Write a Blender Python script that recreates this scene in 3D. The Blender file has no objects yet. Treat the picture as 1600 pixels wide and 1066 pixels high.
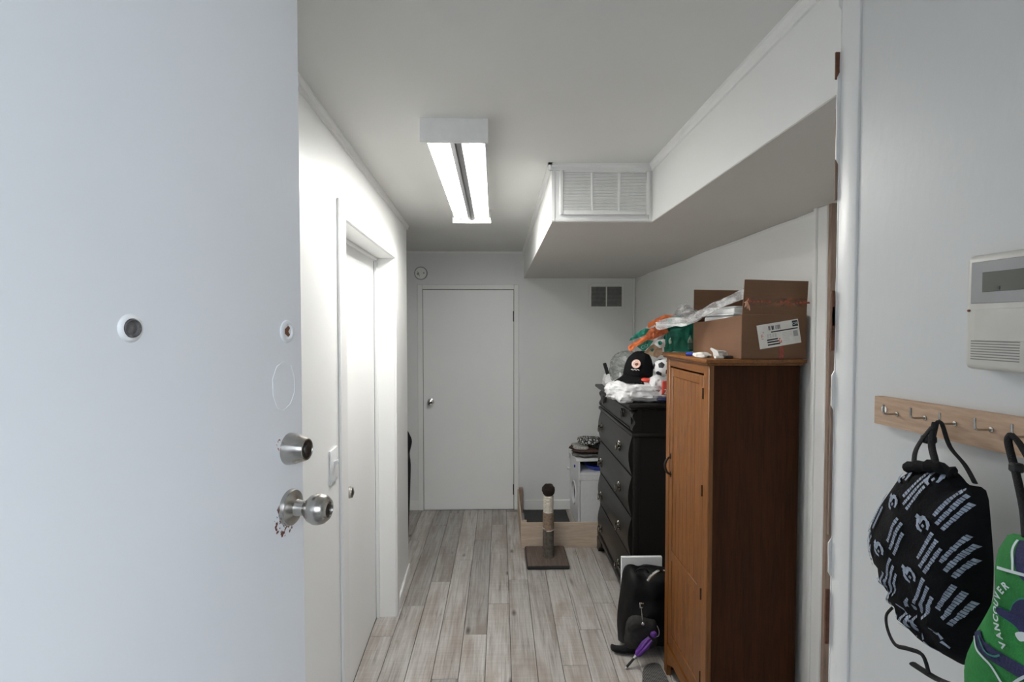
import bpy, bmesh, math, random
from mathutils import Vector, Matrix, noise

random.seed(7)
S = bpy.context.scene
COL = S.collection
R = math.radians

# ------------------------------------------------------------------ camera, sky, exposure
cam_d = bpy.data.cameras.new('camera')
cam = bpy.data.objects.new('camera', cam_d)
COL.objects.link(cam)
cam.location = (0, 0, 1.70)
cam.rotation_euler = (R(90 - 1.718), 0, R(-1.289))
cam_d.sensor_width = 36
cam_d.lens = 18
cam_d.clip_start = 0.02
S.camera = cam

SKY_STRENGTH = 6.4
TUBE_STRENGTH = 76.0
w = bpy.data.worlds.new('sky')
S.world = w
w.use_nodes = True
wn = w.node_tree
bg = wn.nodes['Background']
bg.inputs['Color'].default_value = (0.80, 0.89, 1.0, 1)
bg.inputs['Strength'].default_value = SKY_STRENGTH
S.view_settings.view_transform = 'Standard'
S.view_settings.look = 'None'
S.view_settings.gamma = 1
S.view_settings.use_curve_mapping = False
S.view_settings.exposure = 0.0
S.cycles.max_bounces = 16
S.cycles.diffuse_bounces = 10


# ------------------------------------------------------------------ materials
class NT:
    def __init__(self, name):
        self.m = bpy.data.materials.new(name)
        self.m.use_nodes = True
        self.t = self.m.node_tree
        self.b = self.t.nodes['Principled BSDF']
        self.out = self.t.nodes['Material Output']

    def n(self, typ, **kw):
        x = self.t.nodes.new('ShaderNode' + typ)
        for k, v in kw.items():
            if k.startswith('_'):
                setattr(x, k[1:], v)
            else:
                x.inputs[k.replace('__', ' ')].default_value = v
        return x

    def l(self, a, b):
        self.t.links.new(a, b)

    def coord(self, scale=(1, 1, 1), rand=False):
        tc = self.n('TexCoord')
        mp = self.n('Mapping')
        mp.inputs['Scale'].default_value = scale
        if rand:
            oi = self.n('ObjectInfo')
            vm = self.n('VectorMath', _operation='SCALE')
            vm.inputs['Scale'].default_value = 37.0
            self.l(oi.outputs['Color'], vm.inputs[0])
            va = self.n('VectorMath', _operation='ADD')
            self.l(tc.outputs['Object'], va.inputs[0])
            self.l(vm.outputs[0], va.inputs[1])
            self.l(va.outputs[0], mp.inputs['Vector'])
        else:
            self.l(tc.outputs['Object'], mp.inputs['Vector'])
        return mp.outputs['Vector']

    def noise(self, vec, scale, detail=3, rough=.5, dist=0):
        x = self.n('TexNoise', Scale=scale, Detail=detail, Roughness=rough, Distortion=dist)
        self.l(vec, x.inputs['Vector'])
        return x.outputs['Fac']

    def ramp(self, fac, stops):
        r = self.n('ValToRGB')
        e = r.color_ramp.elements
        while len(e) < len(stops):
            e.new(.5)
        for el, (p, c) in zip(e, stops):
            el.position = p
            el.color = tuple(c) + (1,) if len(c) == 3 else c
        self.l(fac, r.inputs['Fac'])
        return r.outputs['Color']

    def mix(self, fac, a, b, mode='MIX'):
        x = self.n('MixRGB', _blend_type=mode)
        for i, v in ((0, fac), (1, a), (2, b)):
            if hasattr(v, 'node'):
                self.l(v, x.inputs[i])
            else:
                x.inputs[i].default_value = (tuple(v) + (1,)) if isinstance(v, (tuple, list)) else v
        return x.outputs[0]

    def math(self, op, a, b=0.0):
        x = self.n('Math', _operation=op)
        for i, v in ((0, a), (1, b)):
            if hasattr(v, 'node'):
                self.l(v, x.inputs[i])
            else:
                x.inputs[i].default_value = v
        return x.outputs[0]

    def bump(self, h, strength=.2, dist=.01):
        b = self.n('Bump', Strength=strength, Distance=dist)
        self.l(h, b.inputs['Height'])
        self.l(b.outputs[0], self.b.inputs['Normal'])

    def set(self, color=None, rough=None, metal=None, **kw):
        for k, v in (('Base Color', color), ('Roughness', rough), ('Metallic', metal)):
            if v is None:
                continue
            if hasattr(v, 'node'):
                self.l(v, self.b.inputs[k])
            else:
                self.b.inputs[k].default_value = tuple(v) + (1,) if isinstance(v, tuple) else v
        for k, v in kw.items():
            self.b.inputs[k.replace('_', ' ')].default_value = v
        return self


def plain(name, c, rough=.6, metal=0., var=.08, scale=30, bump=0., bscale=200, **kw):
    """a colour with slight procedural mottling and optional fine relief"""
    t = NT(name)
    v = t.coord()
    f = t.noise(v, scale, 3)
    lo = tuple(x * (1 - var) for x in c)
    hi = tuple(min(1, x * (1 + var)) for x in c)
    t.set(color=t.ramp(f, [(.3, lo), (.7, hi)]), rough=rough, metal=metal, **kw)
    if bump:
        t.bump(t.noise(v, bscale, 2), bump, .002)
    return t.m


def m_paint(name, c, rough=.55, bump=.25, bscale=90, dirt=.03, groove=None):
    t = NT(name)
    v = t.coord()
    big = t.noise(v, 1.7, 3)
    fine = t.noise(t.coord((1, 1, .4)), bscale, 3)
    lo = tuple(x * (1 - dirt) for x in c)
    t.set(color=t.ramp(big, [(.35, lo), (.65, c)]), rough=rough)
    h = fine
    if groove:
        sep = t.n('SeparateXYZ')
        t.l(v, sep.inputs[0])
        fr = t.math('FRACT', t.math('MULTIPLY', sep.outputs[groove[0]], groove[1]))
        g = t.math('GREATER_THAN', fr, .018)
        h = t.math('ADD', t.math('MULTIPLY', fine, .25), g)
    t.bump(h, bump, .0015)
    return t.m


def m_wood(name, c0, c1, c2, axis=2, scale=1.0, rough=.45, rand=False, knots=True, stretch=14, coat=0.):
    t = NT(name)
    sc = [stretch, stretch, stretch]
    sc[axis] = 1.0
    v = t.coord(tuple(x * scale for x in sc), rand)
    g = t.noise(v, 2.2, 6, .62, .6)
    fine = t.noise(v, 12, 4, .6)
    col = t.ramp(g, [(.28, c0), (.5, c1), (.72, c2)])
    col = t.mix(.35, col, t.ramp(fine, [(.35, tuple(x * .55 for x in c1)), (.65, c2)]))
    if knots:
        sk = [3.2, 3.2, 3.2]
        sk[axis] = 1.6
        vo = t.n('TexVoronoi', Scale=1.3 * scale)
        t.l(t.coord(tuple(sk), rand), vo.inputs['Vector'])
        k = t.ramp(vo.outputs['Distance'], [(.03, (1, 1, 1)), (.10, (0, 0, 0))])
        col = t.mix(k, col, tuple(x * .35 for x in c0))
    t.set(color=col, rough=rough)
    t.bump(fine, .12, .001)
    if coat:
        t.b.inputs['Coat Weight'].default_value = coat
        t.b.inputs['Coat Roughness'].default_value = .25
    return t.m


M = {}
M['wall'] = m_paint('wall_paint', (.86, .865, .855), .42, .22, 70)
M['panel_wall'] = m_paint('panelled_wall_paint', (.79, .80, .795), .42, .5, 70, groove=('X', 2.5))
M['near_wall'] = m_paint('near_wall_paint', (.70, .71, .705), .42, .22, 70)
M['ceiling'] = m_paint('ceiling_paint', (.74, .74, .72), .62, .25, 60)
M['trim'] = m_paint('trim_paint', (.86, .86, .85), .35, .12, 60)
M['door'] = m_paint('door_paint', (.90, .905, .90), .36, .12, 55)
M['concrete'] = plain('concrete', (.16, .16, .155), .9, 0, .15, 12, .5, 150)
M['light_block'] = plain('light_block_brown', (.10, .088, .08), .9, 0, .2, 8, .5, 120)  # dull brown for the added daylight blockers outside
M['soffit_under'] = m_paint('soffit_under_taupe', (.58, .555, .52), .6, .2, 60)  # taupe, darker than the paint on the duct sides
M['ballast'] = plain('grey_ballast_cover', (.035, .035, .036), .5)
M['subfloor'] = plain('subfloor', (.035, .03, .028), .9)
M['metal_white'] = plain('white_enamel', (.80, .80, .79), .35, 0, .03)
M['vent_white'] = plain('vent_enamel', (.80, .80, .79), .4, 0, .03)
M['dark'] = plain('dark_void', (.02, .02, .02), .9)
M['nickel'] = plain('brushed_nickel', (.46, .44, .41), .27, 1., .1, 60)
M['nickel_dark'] = plain('dark_nickel', (.12, .115, .11), .35, 1., .15, 60)
M['bronze'] = plain('dark_bronze', (.045, .032, .025), .38, .8, .2, 80)
M['antique'] = plain('antique_handle_metal', (.20, .185, .16), .2, 1., .5, 160)
M['raw_wood'] = m_wood('raw_brown_wood', (.20, .13, .10), (.30, .21, .16), (.40, .30, .24), 2, 1.5, .8)
M['torn_wood'] = plain('torn_brown_wood', (.16, .065, .035), .8, 0, .4, 60)
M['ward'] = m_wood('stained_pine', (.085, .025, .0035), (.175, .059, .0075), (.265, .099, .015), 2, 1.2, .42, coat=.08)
M['ward_shaded'] = m_wood('stained_pine_shaded', (.020, .006, .0015), (.040, .012, .003), (.066, .021, .005), 2, .8, .7)  # the same pine darkened; the unlit side's shade is in its colour
M['ward_y'] = m_wood('stained_pine_rails', (.085, .025, .0035), (.175, .059, .0075), (.265, .099, .015), 1, 1.2, .42, coat=.08)
M['ward_shaded'].node_tree.nodes['Principled BSDF'].inputs['Specular IOR Level'].default_value = .2
M['ebony'] = m_wood('black_stained_wood', (.004, .0035, .003), (.0075, .0065, .0052), (.011, .0095, .0078), 1, 1.2, .38, knots=False, coat=.15)
M['ebony_side'] = m_wood('black_side_wood', (.002, .0013, .001), (.0035, .002, .0015), (.005, .003, .002), 2, 1.2, .6, knots=False)
M['pale_ply'] = m_wood('pale_plywood', (.46, .36, .27), (.54, .43, .33), (.62, .51, .41), 0, .8, .7, knots=False, stretch=8)
M['rail_pine'] = m_wood('pale_pine', (.48, .30, .19), (.58, .39, .26), (.64, .46, .33), 1, 2.2, .6, stretch=9)
M['black_cloth'] = plain('black_cloth', (.0035, .0035, .0045), .85, 0, .3, 60, .4, 400)
M['black_nylon'] = plain('black_nylon', (.0035, .0035, .004), .55, 0, .3, 60, .3, 500)
for _k in ('black_cloth', 'black_nylon', 'ebony', 'ebony_side'):
    M[_k].node_tree.nodes['Principled BSDF'].inputs['Specular IOR Level'].default_value = .22 if _k[0] == 'b' else .3
M['grey_cloth'] = plain('charcoal_cloth', (.022, .021, .021), .85, 0, .3, 60, .4, 400)
M['webbing'] = plain('black_webbing', (.004, .004, .005), .8, 0, .2, 200, .5, 700)
M['white_plastic'] = plain('white_plastic', (.80, .81, .82), .35, 0, .03)
M['cream_plastic'] = plain('cream_plastic', (.62, .60, .55), .42, 0, .03)
M['bezel'] = plain('grey_bezel', (.34, .34, .34), .4, 0, .03)
M['lcd'] = plain('lcd_glass', (.075, .085, .065), .2, 0, .1, 8)
M['red'] = plain('red_print', (.75, .09, .06), .45, 0, .05)
M['navy'] = plain('navy_print', (.008, .012, .05), .5, 0, .1)
M['orange'] = plain('orange_plastic', (.85, .22, .07), .4, 0, .12, 40)
M['rust'] = plain('rust_orange_plastic', (.50, .13, .05), .4, 0, .25, 60)
M['teal'] = plain('teal_plastic', (.015, .21, .15), .4, 0, .15, 40)
M['tan_print'] = plain('tan_plastic', (.42, .30, .20), .45, 0, .2, 60)
M['rope'] = plain('white_rope', (.62, .57, .50), .9, 0, .15, 60, .5, 300)
M['tan_rope'] = plain('tan_rope', (.25, .18, .13), .9, 0, .25, 60, .5, 300)
M['cord_cloth'] = plain('grey_brown_carpet', (.10, .085, .07), .95, 0, .3, 50, .5, 300)
M['plush'] = plain('dark_brown_plush', (.018, .011, .009), 1, 0, .4, 150, 1., 400)
M['base_wood'] = m_wood('dark_barn_wood', (.06, .042, .034), (.12, .088, .07), (.18, .14, .115), 1, 1.6, .6, rand=True)
M['mat_grey'] = plain('grey_felt', (.045, .045, .047), .95, 0, .2, 80, .5, 300)
M['blue'] = plain('blue_plastic', (.02, .06, .45), .4, 0, .1)
M['purple'] = plain('purple_nylon', (.10, .022, .23), .4, 0, .2, 40)
M['chrome'] = plain('chrome', (.75, .75, .75), .15, 1., .03)
M['white_cloth'] = plain('white_cloth', (.72, .72, .71), .8, 0, .1, 25, .4, 250)
M['paper'] = plain('white_paper', (.78, .77, .74), .7, 0, .05, 40)
M['ink'] = plain('black_ink', (.015, .015, .02), .5, 0, .1)
M['grey_ink'] = plain('grey_ink', (.42, .42, .42), .6, 0, .1)
M['bag_print'] = plain('pale_blue_print', (.30, .35, .44), .6, 0, .35, 260)
M['green_cloth'] = plain('green_cloth', (.012, .20, .035), .75, 0, .2, 40, .3, 400)
M['navy_cloth'] = plain('navy_cloth', (.012, .014, .075), .75, 0, .2, 40, .3, 400)
M['white_print'] = plain('white_print', (.60, .66, .68), .6, 0, .08)
M['rubber'] = plain('black_rubber', (.012, .012, .012), .6)
M['pink'] = plain('pink_print', (.72, .45, .38), .6, 0, .25, 120)
M['tape_print'] = plain('tape_print', (.28, .06, .04), .4, 0, .4, 120)
M['gap'] = plain('shadow_gap', (.16, .16, .16), .8)
M['glass_dark'] = plain('peephole_glass', (.16, .15, .15), .12, .3, .3, 150)


def m_plank():
    t = NT('grey_wood_plank')
    v = t.coord((16, 1.1, 1), True)
    v2 = t.coord((5, 1.2, 1), True)
    g = t.noise(v, 2.0, 7, .65, .9)
    blot = t.noise(v2, 1.6, 4, .6, .4)
    saw = t.noise(t.coord((2.0, 60, 1), True), 1.6, 3, .6)
    col = t.ramp(g, [(.30, (.13, .10, .082)), (.40, (.30, .27, .245)), (.53, (.43, .415, .397)), (.70, (.52, .51, .495))])
    fg = t.noise(t.coord((70, 1.6, 1), True), 1.5, 5, .65)
    col = t.mix(.30, col, t.ramp(fg, [(.36, (.12, .10, .085)), (.50, (.42, .40, .38)), (.64, (.55, .54, .52))]))
    brown = t.ramp(blot, [(.48, (0, 0, 0)), (.66, (1, 1, 1))])
    col = t.mix(t.math('MULTIPLY', brown, .75), col, (.27, .222, .185))
    col = t.mix(.10, col, t.ramp(saw, [(.35, (.24, .22, .20)), (.65, (.60, .575, .55))]))
    vo = t.n('TexVoronoi', Scale=1.0)
    t.l(t.coord((6.0, 2.6, 1), True), vo.inputs['Vector'])
    k = t.ramp(vo.outputs['Distance'], [(.025, (1, 1, 1)), (.11, (0, 0, 0))])
    col = t.mix(t.math('MULTIPLY', k, .8), col, (.05, .035, .026))
    oi = t.n('ObjectInfo')
    sep = t.n('SeparateColor')
    t.l(oi.outputs['Color'], sep.inputs[0])
    val = t.math('ADD', t.math('MULTIPLY', sep.outputs[0], .42), .78)
    hs = t.n('HueSaturation')
    t.l(col, hs.inputs['Color'])
    t.l(val, hs.inputs['Value'])
    t.set(color=hs.outputs[0], rough=.55)
    t.bump(g, .18, .0012)
    return t.m


M['plank'] = m_plank()


def m_cardboard():
    t = NT('cardboard')
    v = t.coord((1, 1, 1))
    a = t.noise(v, 6, 4)
    b = t.noise(t.coord((1, 1, 40)), 14, 2)
    col = t.ramp(a, [(.3, (.150, .075, .040)), (.7, (.185, .097, .054))])
    col = t.mix(.12, col, t.ramp(b, [(.4, (.12, .06, .035)), (.6, (.21, .115, .066))]))
    t.set(color=col, rough=.75)
    return t.m


M['card'] = m_cardboard()


def m_clear(name, c, alpha, rough=.25):
    t = NT(name)
    v = t.coord()
    f = t.noise(v, 40, 4)
    t.set(color=t.ramp(f, [(.3, tuple(x * .85 for x in c)), (.7, c)]), rough=rough)
    al = t.noise(t.coord((1, 1, 2)), 16, 4, .55)
    mr = t.n('MapRange')
    mr.inputs[1].default_value = .38
    mr.inputs[2].default_value = .66
    mr.inputs[3].default_value = alpha * .35 if alpha < .9 else alpha
    mr.inputs[4].default_value = min(1, alpha * 1.65) if alpha < .9 else 1.0
    t.l(al, mr.inputs[0])
    t.l(mr.outputs[0], t.b.inputs['Alpha'])
    t.bump(t.noise(v, 30, 4), .35, .006)
    return t.m


M['clear'] = m_clear('clear_plastic_film', (.75, .76, .77), .40)
M['thin_bag'] = m_clear('thin_white_bag_plastic', (.80, .80, .81), .93, .35)
M['grey_film'] = m_clear('grey_clear_film', (.36, .39, .37), .5)
M['tape'] = m_clear('packing_tape', (.30, .13, .07), .75, .12)


def m_tube():
    t = NT('fluorescent_tube')
    t.set(color=(.9, .9, .9), rough=.4)
    t.b.inputs['Emission Color'].default_value = (1.0, .985, .94, 1)
    t.b.inputs['Emission Strength'].default_value = TUBE_STRENGTH
    return t.m


M['tube'] = m_tube()


def m_cloth_pattern():
    t = NT('patterned_cloth')
    vo = t.n('TexVoronoi', Scale=42, _feature='DISTANCE_TO_EDGE')
    t.l(t.coord(), vo.inputs['Vector'])
    t.set(color=t.ramp(vo.outputs['Distance'], [(.10, (.02, .02, .02)), (.22, (.55, .55, .54))]), rough=.9)
    return t.m


M['pattern'] = m_cloth_pattern()


def m_mesh_mat():
    t = NT('black_mesh_mat')
    rot = t.n('Mapping')
    rot.inputs['Rotation'].default_value = (0, 0, R(38))
    t.l(t.coord(), rot.inputs['Vector'])
    ch = t.n('TexChecker', Scale=165)
    ch.inputs['Color1'].default_value = (.19, .19, .18, 1)
    ch.inputs['Color2'].default_value = (.010, .010, .010, 1)
    t.l(rot.outputs[0], ch.inputs['Vector'])
    t.set(color=ch.outputs['Color'], rough=.8)
    t.bump(ch.outputs['Fac'], .5, .003)
    return t.m


M['mesh'] = m_mesh_mat()


def m_front_door(chips):
    """painted slab, with chips of reddish old paint round the locks and a faint smudge"""
    t = NT('front_door_paint')
    v = t.coord()
    tex = t.noise(t.coord((1, 1, .35)), 120, 3)
    col = t.ramp(t.noise(v, 2.2, 3), [(.3, (.82, .83, .845)), (.7, (.855, .865, .88))])
    tc = t.n('TexCoord')
    for (c, r0, r1, paint, th) in chips:
        d = t.n('VectorMath', _operation='DISTANCE')
        t.l(tc.outputs['Object'], d.inputs[0])
        d.inputs[1].default_value = c
        near = t.n('MapRange')
        near.inputs[1].default_value = r1
        near.inputs[2].default_value = r0
        t.l(d.outputs['Value'], near.inputs[0])
        nz = t.noise(v, 130, 3)
        f = t.math('GREATER_THAN', t.math('MULTIPLY', near.outputs[0], nz), th)
        col = t.mix(f, col, paint)
    t.set(color=col, rough=.33)
    t.bump(tex, .16, .0012)
    return t.m


# ------------------------------------------------------------------ mesh helpers
class MB:
    def __init__(self):
        self.v, self.f = [], []

    def raw(self, vs, fs):
        o = len(self.v)
        self.v += [Vector(p) for p in vs]
        self.f += [tuple(i + o for i in q) for q in fs]
        return self

    def box(self, x0, x1, y0, y1, z0, z1, b=0., seg=1):
        if b <= 0:
            vs = [(x, y, z) for x in (x0, x1) for y in (y0, y1) for z in (z0, z1)]
            return self.raw(vs, [(0, 1, 3, 2), (4, 6, 7, 5), (0, 4, 5, 1), (2, 3, 7, 6), (0, 2, 6, 4), (1, 5, 7, 3)])
        bm = bmesh.new()
        bmesh.ops.create_cube(bm, size=1)
        for p in bm.verts:
            p.co = Vector(((x0 + x1) / 2 + p.co.x * (x1 - x0), (y0 + y1) / 2 + p.co.y * (y1 - y0), (z0 + z1) / 2 + p.co.z * (z1 - z0)))
        bmesh.ops.bevel(bm, geom=list(bm.edges), offset=b, segments=seg, profile=.5, affect='EDGES')
        bm.verts.index_update()
        self.raw([p.co.copy() for p in bm.verts], [tuple(q.index for q in fc.verts) for fc in bm.faces])
        bm.free()
        return self

    def prism(self, pts, a0, a1, f):
        """pts: 2-D outline (u, v); f(u, v, a) -> point; closed prism between a0 and a1"""
        n = len(pts)
        vs = [f(u, q, a0) for u, q in pts] + [f(u, q, a1) for u, q in pts]
        fs = [tuple(range(n))[::-1], tuple(range(n, 2 * n))]
        fs += [(i, (i + 1) % n, n + (i + 1) % n, n + i) for i in range(n)]
        return self.raw(vs, fs)

    def tube(self, path, r, n=8, close=False, flat=1.0):
        P = [Vector(p) for p in path]
        m = len(P)
        rs = r if isinstance(r, (list, tuple)) else [r] * m
        vs, fs = [], []
        up = None
        for i, p in enumerate(P):
            if close:
                t = P[(i + 1) % m] - P[i - 1]
            else:
                t = P[min(i + 1, m - 1)] - P[max(i - 1, 0)]
            t.normalize()
            if up is None:
                up = Vector((0, 0, 1)) if abs(t.z) < .9 else Vector((0, 1, 0))
            a = t.cross(up)
            if a.length < 1e-6:
                a = t.orthogonal()
            a.normalize()
            b = a.cross(t).normalized()
            up = b
            for k in range(n):
                q = 2 * math.pi * k / n
                vs.append(p + a * math.cos(q) * rs[i] + b * math.sin(q) * rs[i] * flat)
        for i in range(m if close else m - 1):
            j = (i + 1) % m
            for k in range(n):
                k2 = (k + 1) % n
                fs.append((i * n + k, i * n + k2, j * n + k2, j * n + k))
        if not close:
            fs.append(tuple(range(n))[::-1])
            fs.append(tuple((m - 1) * n + k for k in range(n)))
        return self.raw(vs, fs)

    def lathe(self, prof, c, axis=(0, 0, 1), n=24, sx=1., sy=1.):
        ax = Vector(axis).normalized()
        a = ax.orthogonal().normalized() if abs(ax.z) < .9 else Vector((1, 0, 0))
        b = ax.cross(a).normalized()
        c = Vector(c)
        vs, fs = [], []
        for r, h in prof:
            for k in range(n):
                q = 2 * math.pi * k / n
                vs.append(c + ax * h + a * math.cos(q) * max(r, 1e-5) * sx + b * math.sin(q) * max(r, 1e-5) * sy)
        for i in range(len(prof) - 1):
            for k in range(n):
                k2 = (k + 1) % n
                fs.append((i * n + k, i * n + k2, (i + 1) * n + k2, (i + 1) * n + k))
        fs.append(tuple(range(n))[::-1])
        fs.append(tuple((len(prof) - 1) * n + k for k in range(n)))
        return self.raw(vs, fs)

    def grid(self, fn, nu, nv):
        vs = [fn(i / nu, j / nv) for i in range(nu + 1) for j in range(nv + 1)]
        fs = [(i * (nv + 1) + j, (i + 1) * (nv + 1) + j, (i + 1) * (nv + 1) + j + 1, i * (nv + 1) + j + 1)
              for i in range(nu) for j in range(nv)]
        return self.raw(vs, fs)

    def blob(self, c, r, amp=.15, freq=6., seed=0., nu=28, nv=18, sq=1.0, fold=0., flat_z=None):
        """closed lumpy rounded form: superellipsoid with noise; flat_z rests it on a level"""
        c = Vector(c)
        sg = lambda t: math.copysign(abs(t) ** sq, t)
        vs, fs = [], []
        for j in range(nv + 1):
            th = math.pi * j / nv
            for i in range(nu):
                ph = 2 * math.pi * i / nu
                d = Vector((sg(math.sin(th)) * sg(math.cos(ph)), sg(math.sin(th)) * sg(math.sin(ph)), sg(math.cos(th))))
                q = Vector((d.x * r[0], d.y * r[1], d.z * r[2]))
                k = noise.noise((q + Vector((seed, seed * 1.7, seed * .3))) * freq)
                k2 = 1 - 2 * abs(noise.noise((q + Vector((seed * 2.1, 3, seed))) * freq * 1.7))
                if fold:
                    k2 += .6 * (1 - 2 * abs(noise.noise((q + Vector((seed, seed * 5, 2))) * freq * 4.3))) + .3 * (1 - 2 * abs(noise.noise((q + Vector((1, seed * 3, 4))) * freq * 9)))
                p = c + q * (1 + amp * k + fold * k2)
                if flat_z is not None and p.z < flat_z:
                    p.z = flat_z
                vs.append(p)
        for j in range(nv):
            for i in range(nu):
                i2 = (i + 1) % nu
                fs.append((j * nu + i, (j + 1) * nu + i, (j + 1) * nu + i2, j * nu + i2))
        return self.raw(vs, fs)

    def cushion(self, pts, depth, f, rings=7, amp=.0, freq=20., seed=0., back=1., power=2.2):
        """inflated outline: pts (u, v); f(u, v, w) -> point; w in [-depth*back, depth]"""
        n = len(pts)
        cu = sum(p[0] for p in pts) / n
        cv = sum(p[1] for p in pts) / n
        def lay(sign, s):
            vs = []
            for k in range(1, rings + 1):
                q = 1 - k / rings
                hgt = (1 - q ** power) ** .5 if k < rings else 1.
                for (u, v) in pts:
                    uu, vv = cu + (u - cu) * q, cv + (v - cv) * q
                    wv = sign * s * hgt * (1 + amp * 2 * noise.noise(Vector((uu * freq + seed, vv * freq, seed * 3.1 + sign))))
                    vs.append(f(uu, vv, wv))
                    if k == rings:
                        break
            return vs
        edge = [f(u, v, 0) for u, v in pts]
        F = lay(1, depth)
        B = lay(-1, depth * back)
        vs = edge + F + B
        fs = []
        def stitch(off, flip):
            idx = [list(range(n))] + [[off + (k - 1) * n + i for i in range(n)] for k in range(1, rings)]
            for k in range(rings - 1):
                for i in range(n):
                    q = (idx[k][i], idx[k][(i + 1) % n], idx[k + 1][(i + 1) % n], idx[k + 1][i])
                    fs.append(q[::-1] if flip else q)
            cidx = off + (rings - 1) * n
            for i in range(n):
                q = (idx[-1][i], idx[-1][(i + 1) % n], cidx)
                fs.append(q[::-1] if flip else q)
        stitch(n, False)
        stitch(n + len(F), True)
        return self.raw(vs, fs)

    def xf(self, mat):
        self.v = [mat @ p for p in self.v]
        return self


WM = {}


def smooth_pts(pts, per=4, closed=True):
    """Catmull-Rom through 2-D or 3-D points"""
    P = [Vector(p) for p in pts]
    n = len(P)
    out = []
    for i in range(n if closed else n - 1):
        g = (lambda k: P[k % n]) if closed else (lambda k: P[max(0, min(n - 1, k))])
        a, b, c, d = g(i - 1), g(i), g(i + 1), g(i + 2)
        for s in range(per):
            t = s / per
            out.append(.5 * ((2 * b) + (c - a) * t + (2 * a - 5 * b + 4 * c - d) * t * t + (3 * b - a - 3 * c + d) * t ** 3))
    if not closed:
        out.append(P[-1])
    return [tuple(p) for p in out]


def build(mb, name, mat, parent=None, loc=None, smooth=40, local=False, kind=None, label=None, cat=None, group=None, solid=0.):
    """one mesh object; world-space vertices are re-based on the parent or on loc"""
    me = bpy.data.meshes.new(name)
    if parent is not None:
        Mx = WM[parent.name]
    else:
        if loc is None:
            xs = [p.x for p in mb.v]; ys = [p.y for p in mb.v]; zs = [p.z for p in mb.v]
            loc = ((min(xs) + max(xs)) / 2, (min(ys) + max(ys)) / 2, min(zs))
        Mx = Matrix.Translation(loc)
    vs = mb.v if local else [Mx.inverted() @ p for p in mb.v]
    me.from_pydata([tuple(p) for p in vs], [], mb.f)
    me.update()
    bm = bmesh.new()
    bm.from_mesh(me)
    bmesh.ops.recalc_face_normals(bm, faces=bm.faces)
    bm.to_mesh(me)
    bm.free()
    if smooth:
        me.shade_smooth()
        me.set_sharp_from_angle(angle=R(smooth))
    me.materials.append(mat)
    o = bpy.data.objects.new(name, me)
    COL.objects.link(o)
    if parent is not None:
        o.parent = parent
    else:
        o.location = loc
    WM[o.name] = Mx
    if solid:
        md = o.modifiers.new('thickness', 'SOLIDIFY')
        md.thickness = solid
        md.offset = 0
    for k, val in (('kind', kind), ('label', label), ('category', cat), ('group', group)):
        if val:
            o[k] = val
    return o


def thing(name, label, cat, loc, rz=0., group=None, kind=None):
    o = bpy.data.objects.new(name, None)
    COL.objects.link(o)
    o.location = loc
    o.rotation_euler = (0, 0, rz)
    o.empty_display_size = .1
    o['label'] = label
    if cat:
        o['category'] = cat
    if group:
        o['group'] = group
    if kind:
        o['kind'] = kind
    WM[o.name] = Matrix.Translation(loc) @ Matrix.Rotation(rz, 4, 'Z')
    return o


def struct(name, mb, mat, label=None, **kw):
    return build(mb, name, mat, kind='structure', label=label, **kw)


def text_mb(txt, size, f, extrude=0.0, align='CENTER', offset=0.):
    """letters as flat polygons; f(u, v) -> world point"""
    cu = bpy.data.curves.new('lettering', 'FONT')
    cu.body = txt
    cu.size = size
    cu.align_x = align
    cu.offset = offset
    cu.resolution_u = 3
    o = bpy.data.objects.new('lettering', cu)
    COL.objects.link(o)
    dg = bpy.context.evaluated_depsgraph_get()
    me = o.evaluated_get(dg).to_mesh()
    mb = MB()
    mb.raw([f(p.co.x, p.co.y) for p in me.vertices], [tuple(q.vertices) for q in me.polygons])
    o.evaluated_get(dg).to_mesh_clear()
    COL.objects.unlink(o)
    bpy.data.objects.remove(o)
    bpy.data.curves.remove(cu)
    return mb


# ------------------------------------------------------------------ room shell
ZC, ZS = 2.375, 2.137          # ceiling, underside of the duct box
YB = 4.69                      # back wall
XR0, XR1 = 1.188, 1.235        # right wall at Y=1.86 and at the back

floor = struct('floor', MB().box(-1.9, 1.35, .9, 4.79, -.06, -.0125), M['subfloor'], 'grey wood plank floor of the hallway', smooth=0)
PW = .1285
JOINT = {0: 4.015, 1: 4.317, 2: 4.606, 3: 3.666, 4: 4.02, 5: 4.33, 6: 4.62, 7: 3.62, 8: 3.75, 9: 4.05, 10: 4.32, 11: 4.6}
pm_cache = {}
for n in range(-9, 14):
    x0 = -.0765 + PW * (n - 5)
    j = JOINT.get(n, 3.5 + (n * .37) % 1.2)
    ys = [j - 1.245 * k for k in range(-1, 4)]
    ys = sorted([y for y in ys if 1.0 < y < YB - .02] + [1.0, YB - .005])
    for a, b in zip(ys[:-1], ys[1:]):
        x1 = min(x0 + PW, 1.30)
        if x1 - x0 < .03:
            continue
        key = (round(b - a, 3), round(x1 - x0, 3))
        first = key not in pm_cache
        if first:
            mbx = MB().box(-(x1 - x0) / 2 + .0013, (x1 - x0) / 2 - .0013, -(b - a) / 2 + .0013, (b - a) / 2 - .0013, -.012, 0, .0010)
            o = build(mbx, 'plank', M['plank'], loc=(0, 0, 0), smooth=0)
            pm_cache[key] = o.data
        else:
            o = bpy.data.objects.new('plank', pm_cache[key])
            COL.objects.link(o)
        o.parent = floor
        fl = floor.location
        o.location = ((x0 + x1) / 2 - fl.x, (a + b) / 2 - fl.y, 0 - fl.z)
        o.color = (random.random(), random.random(), random.random(), 1)

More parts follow.
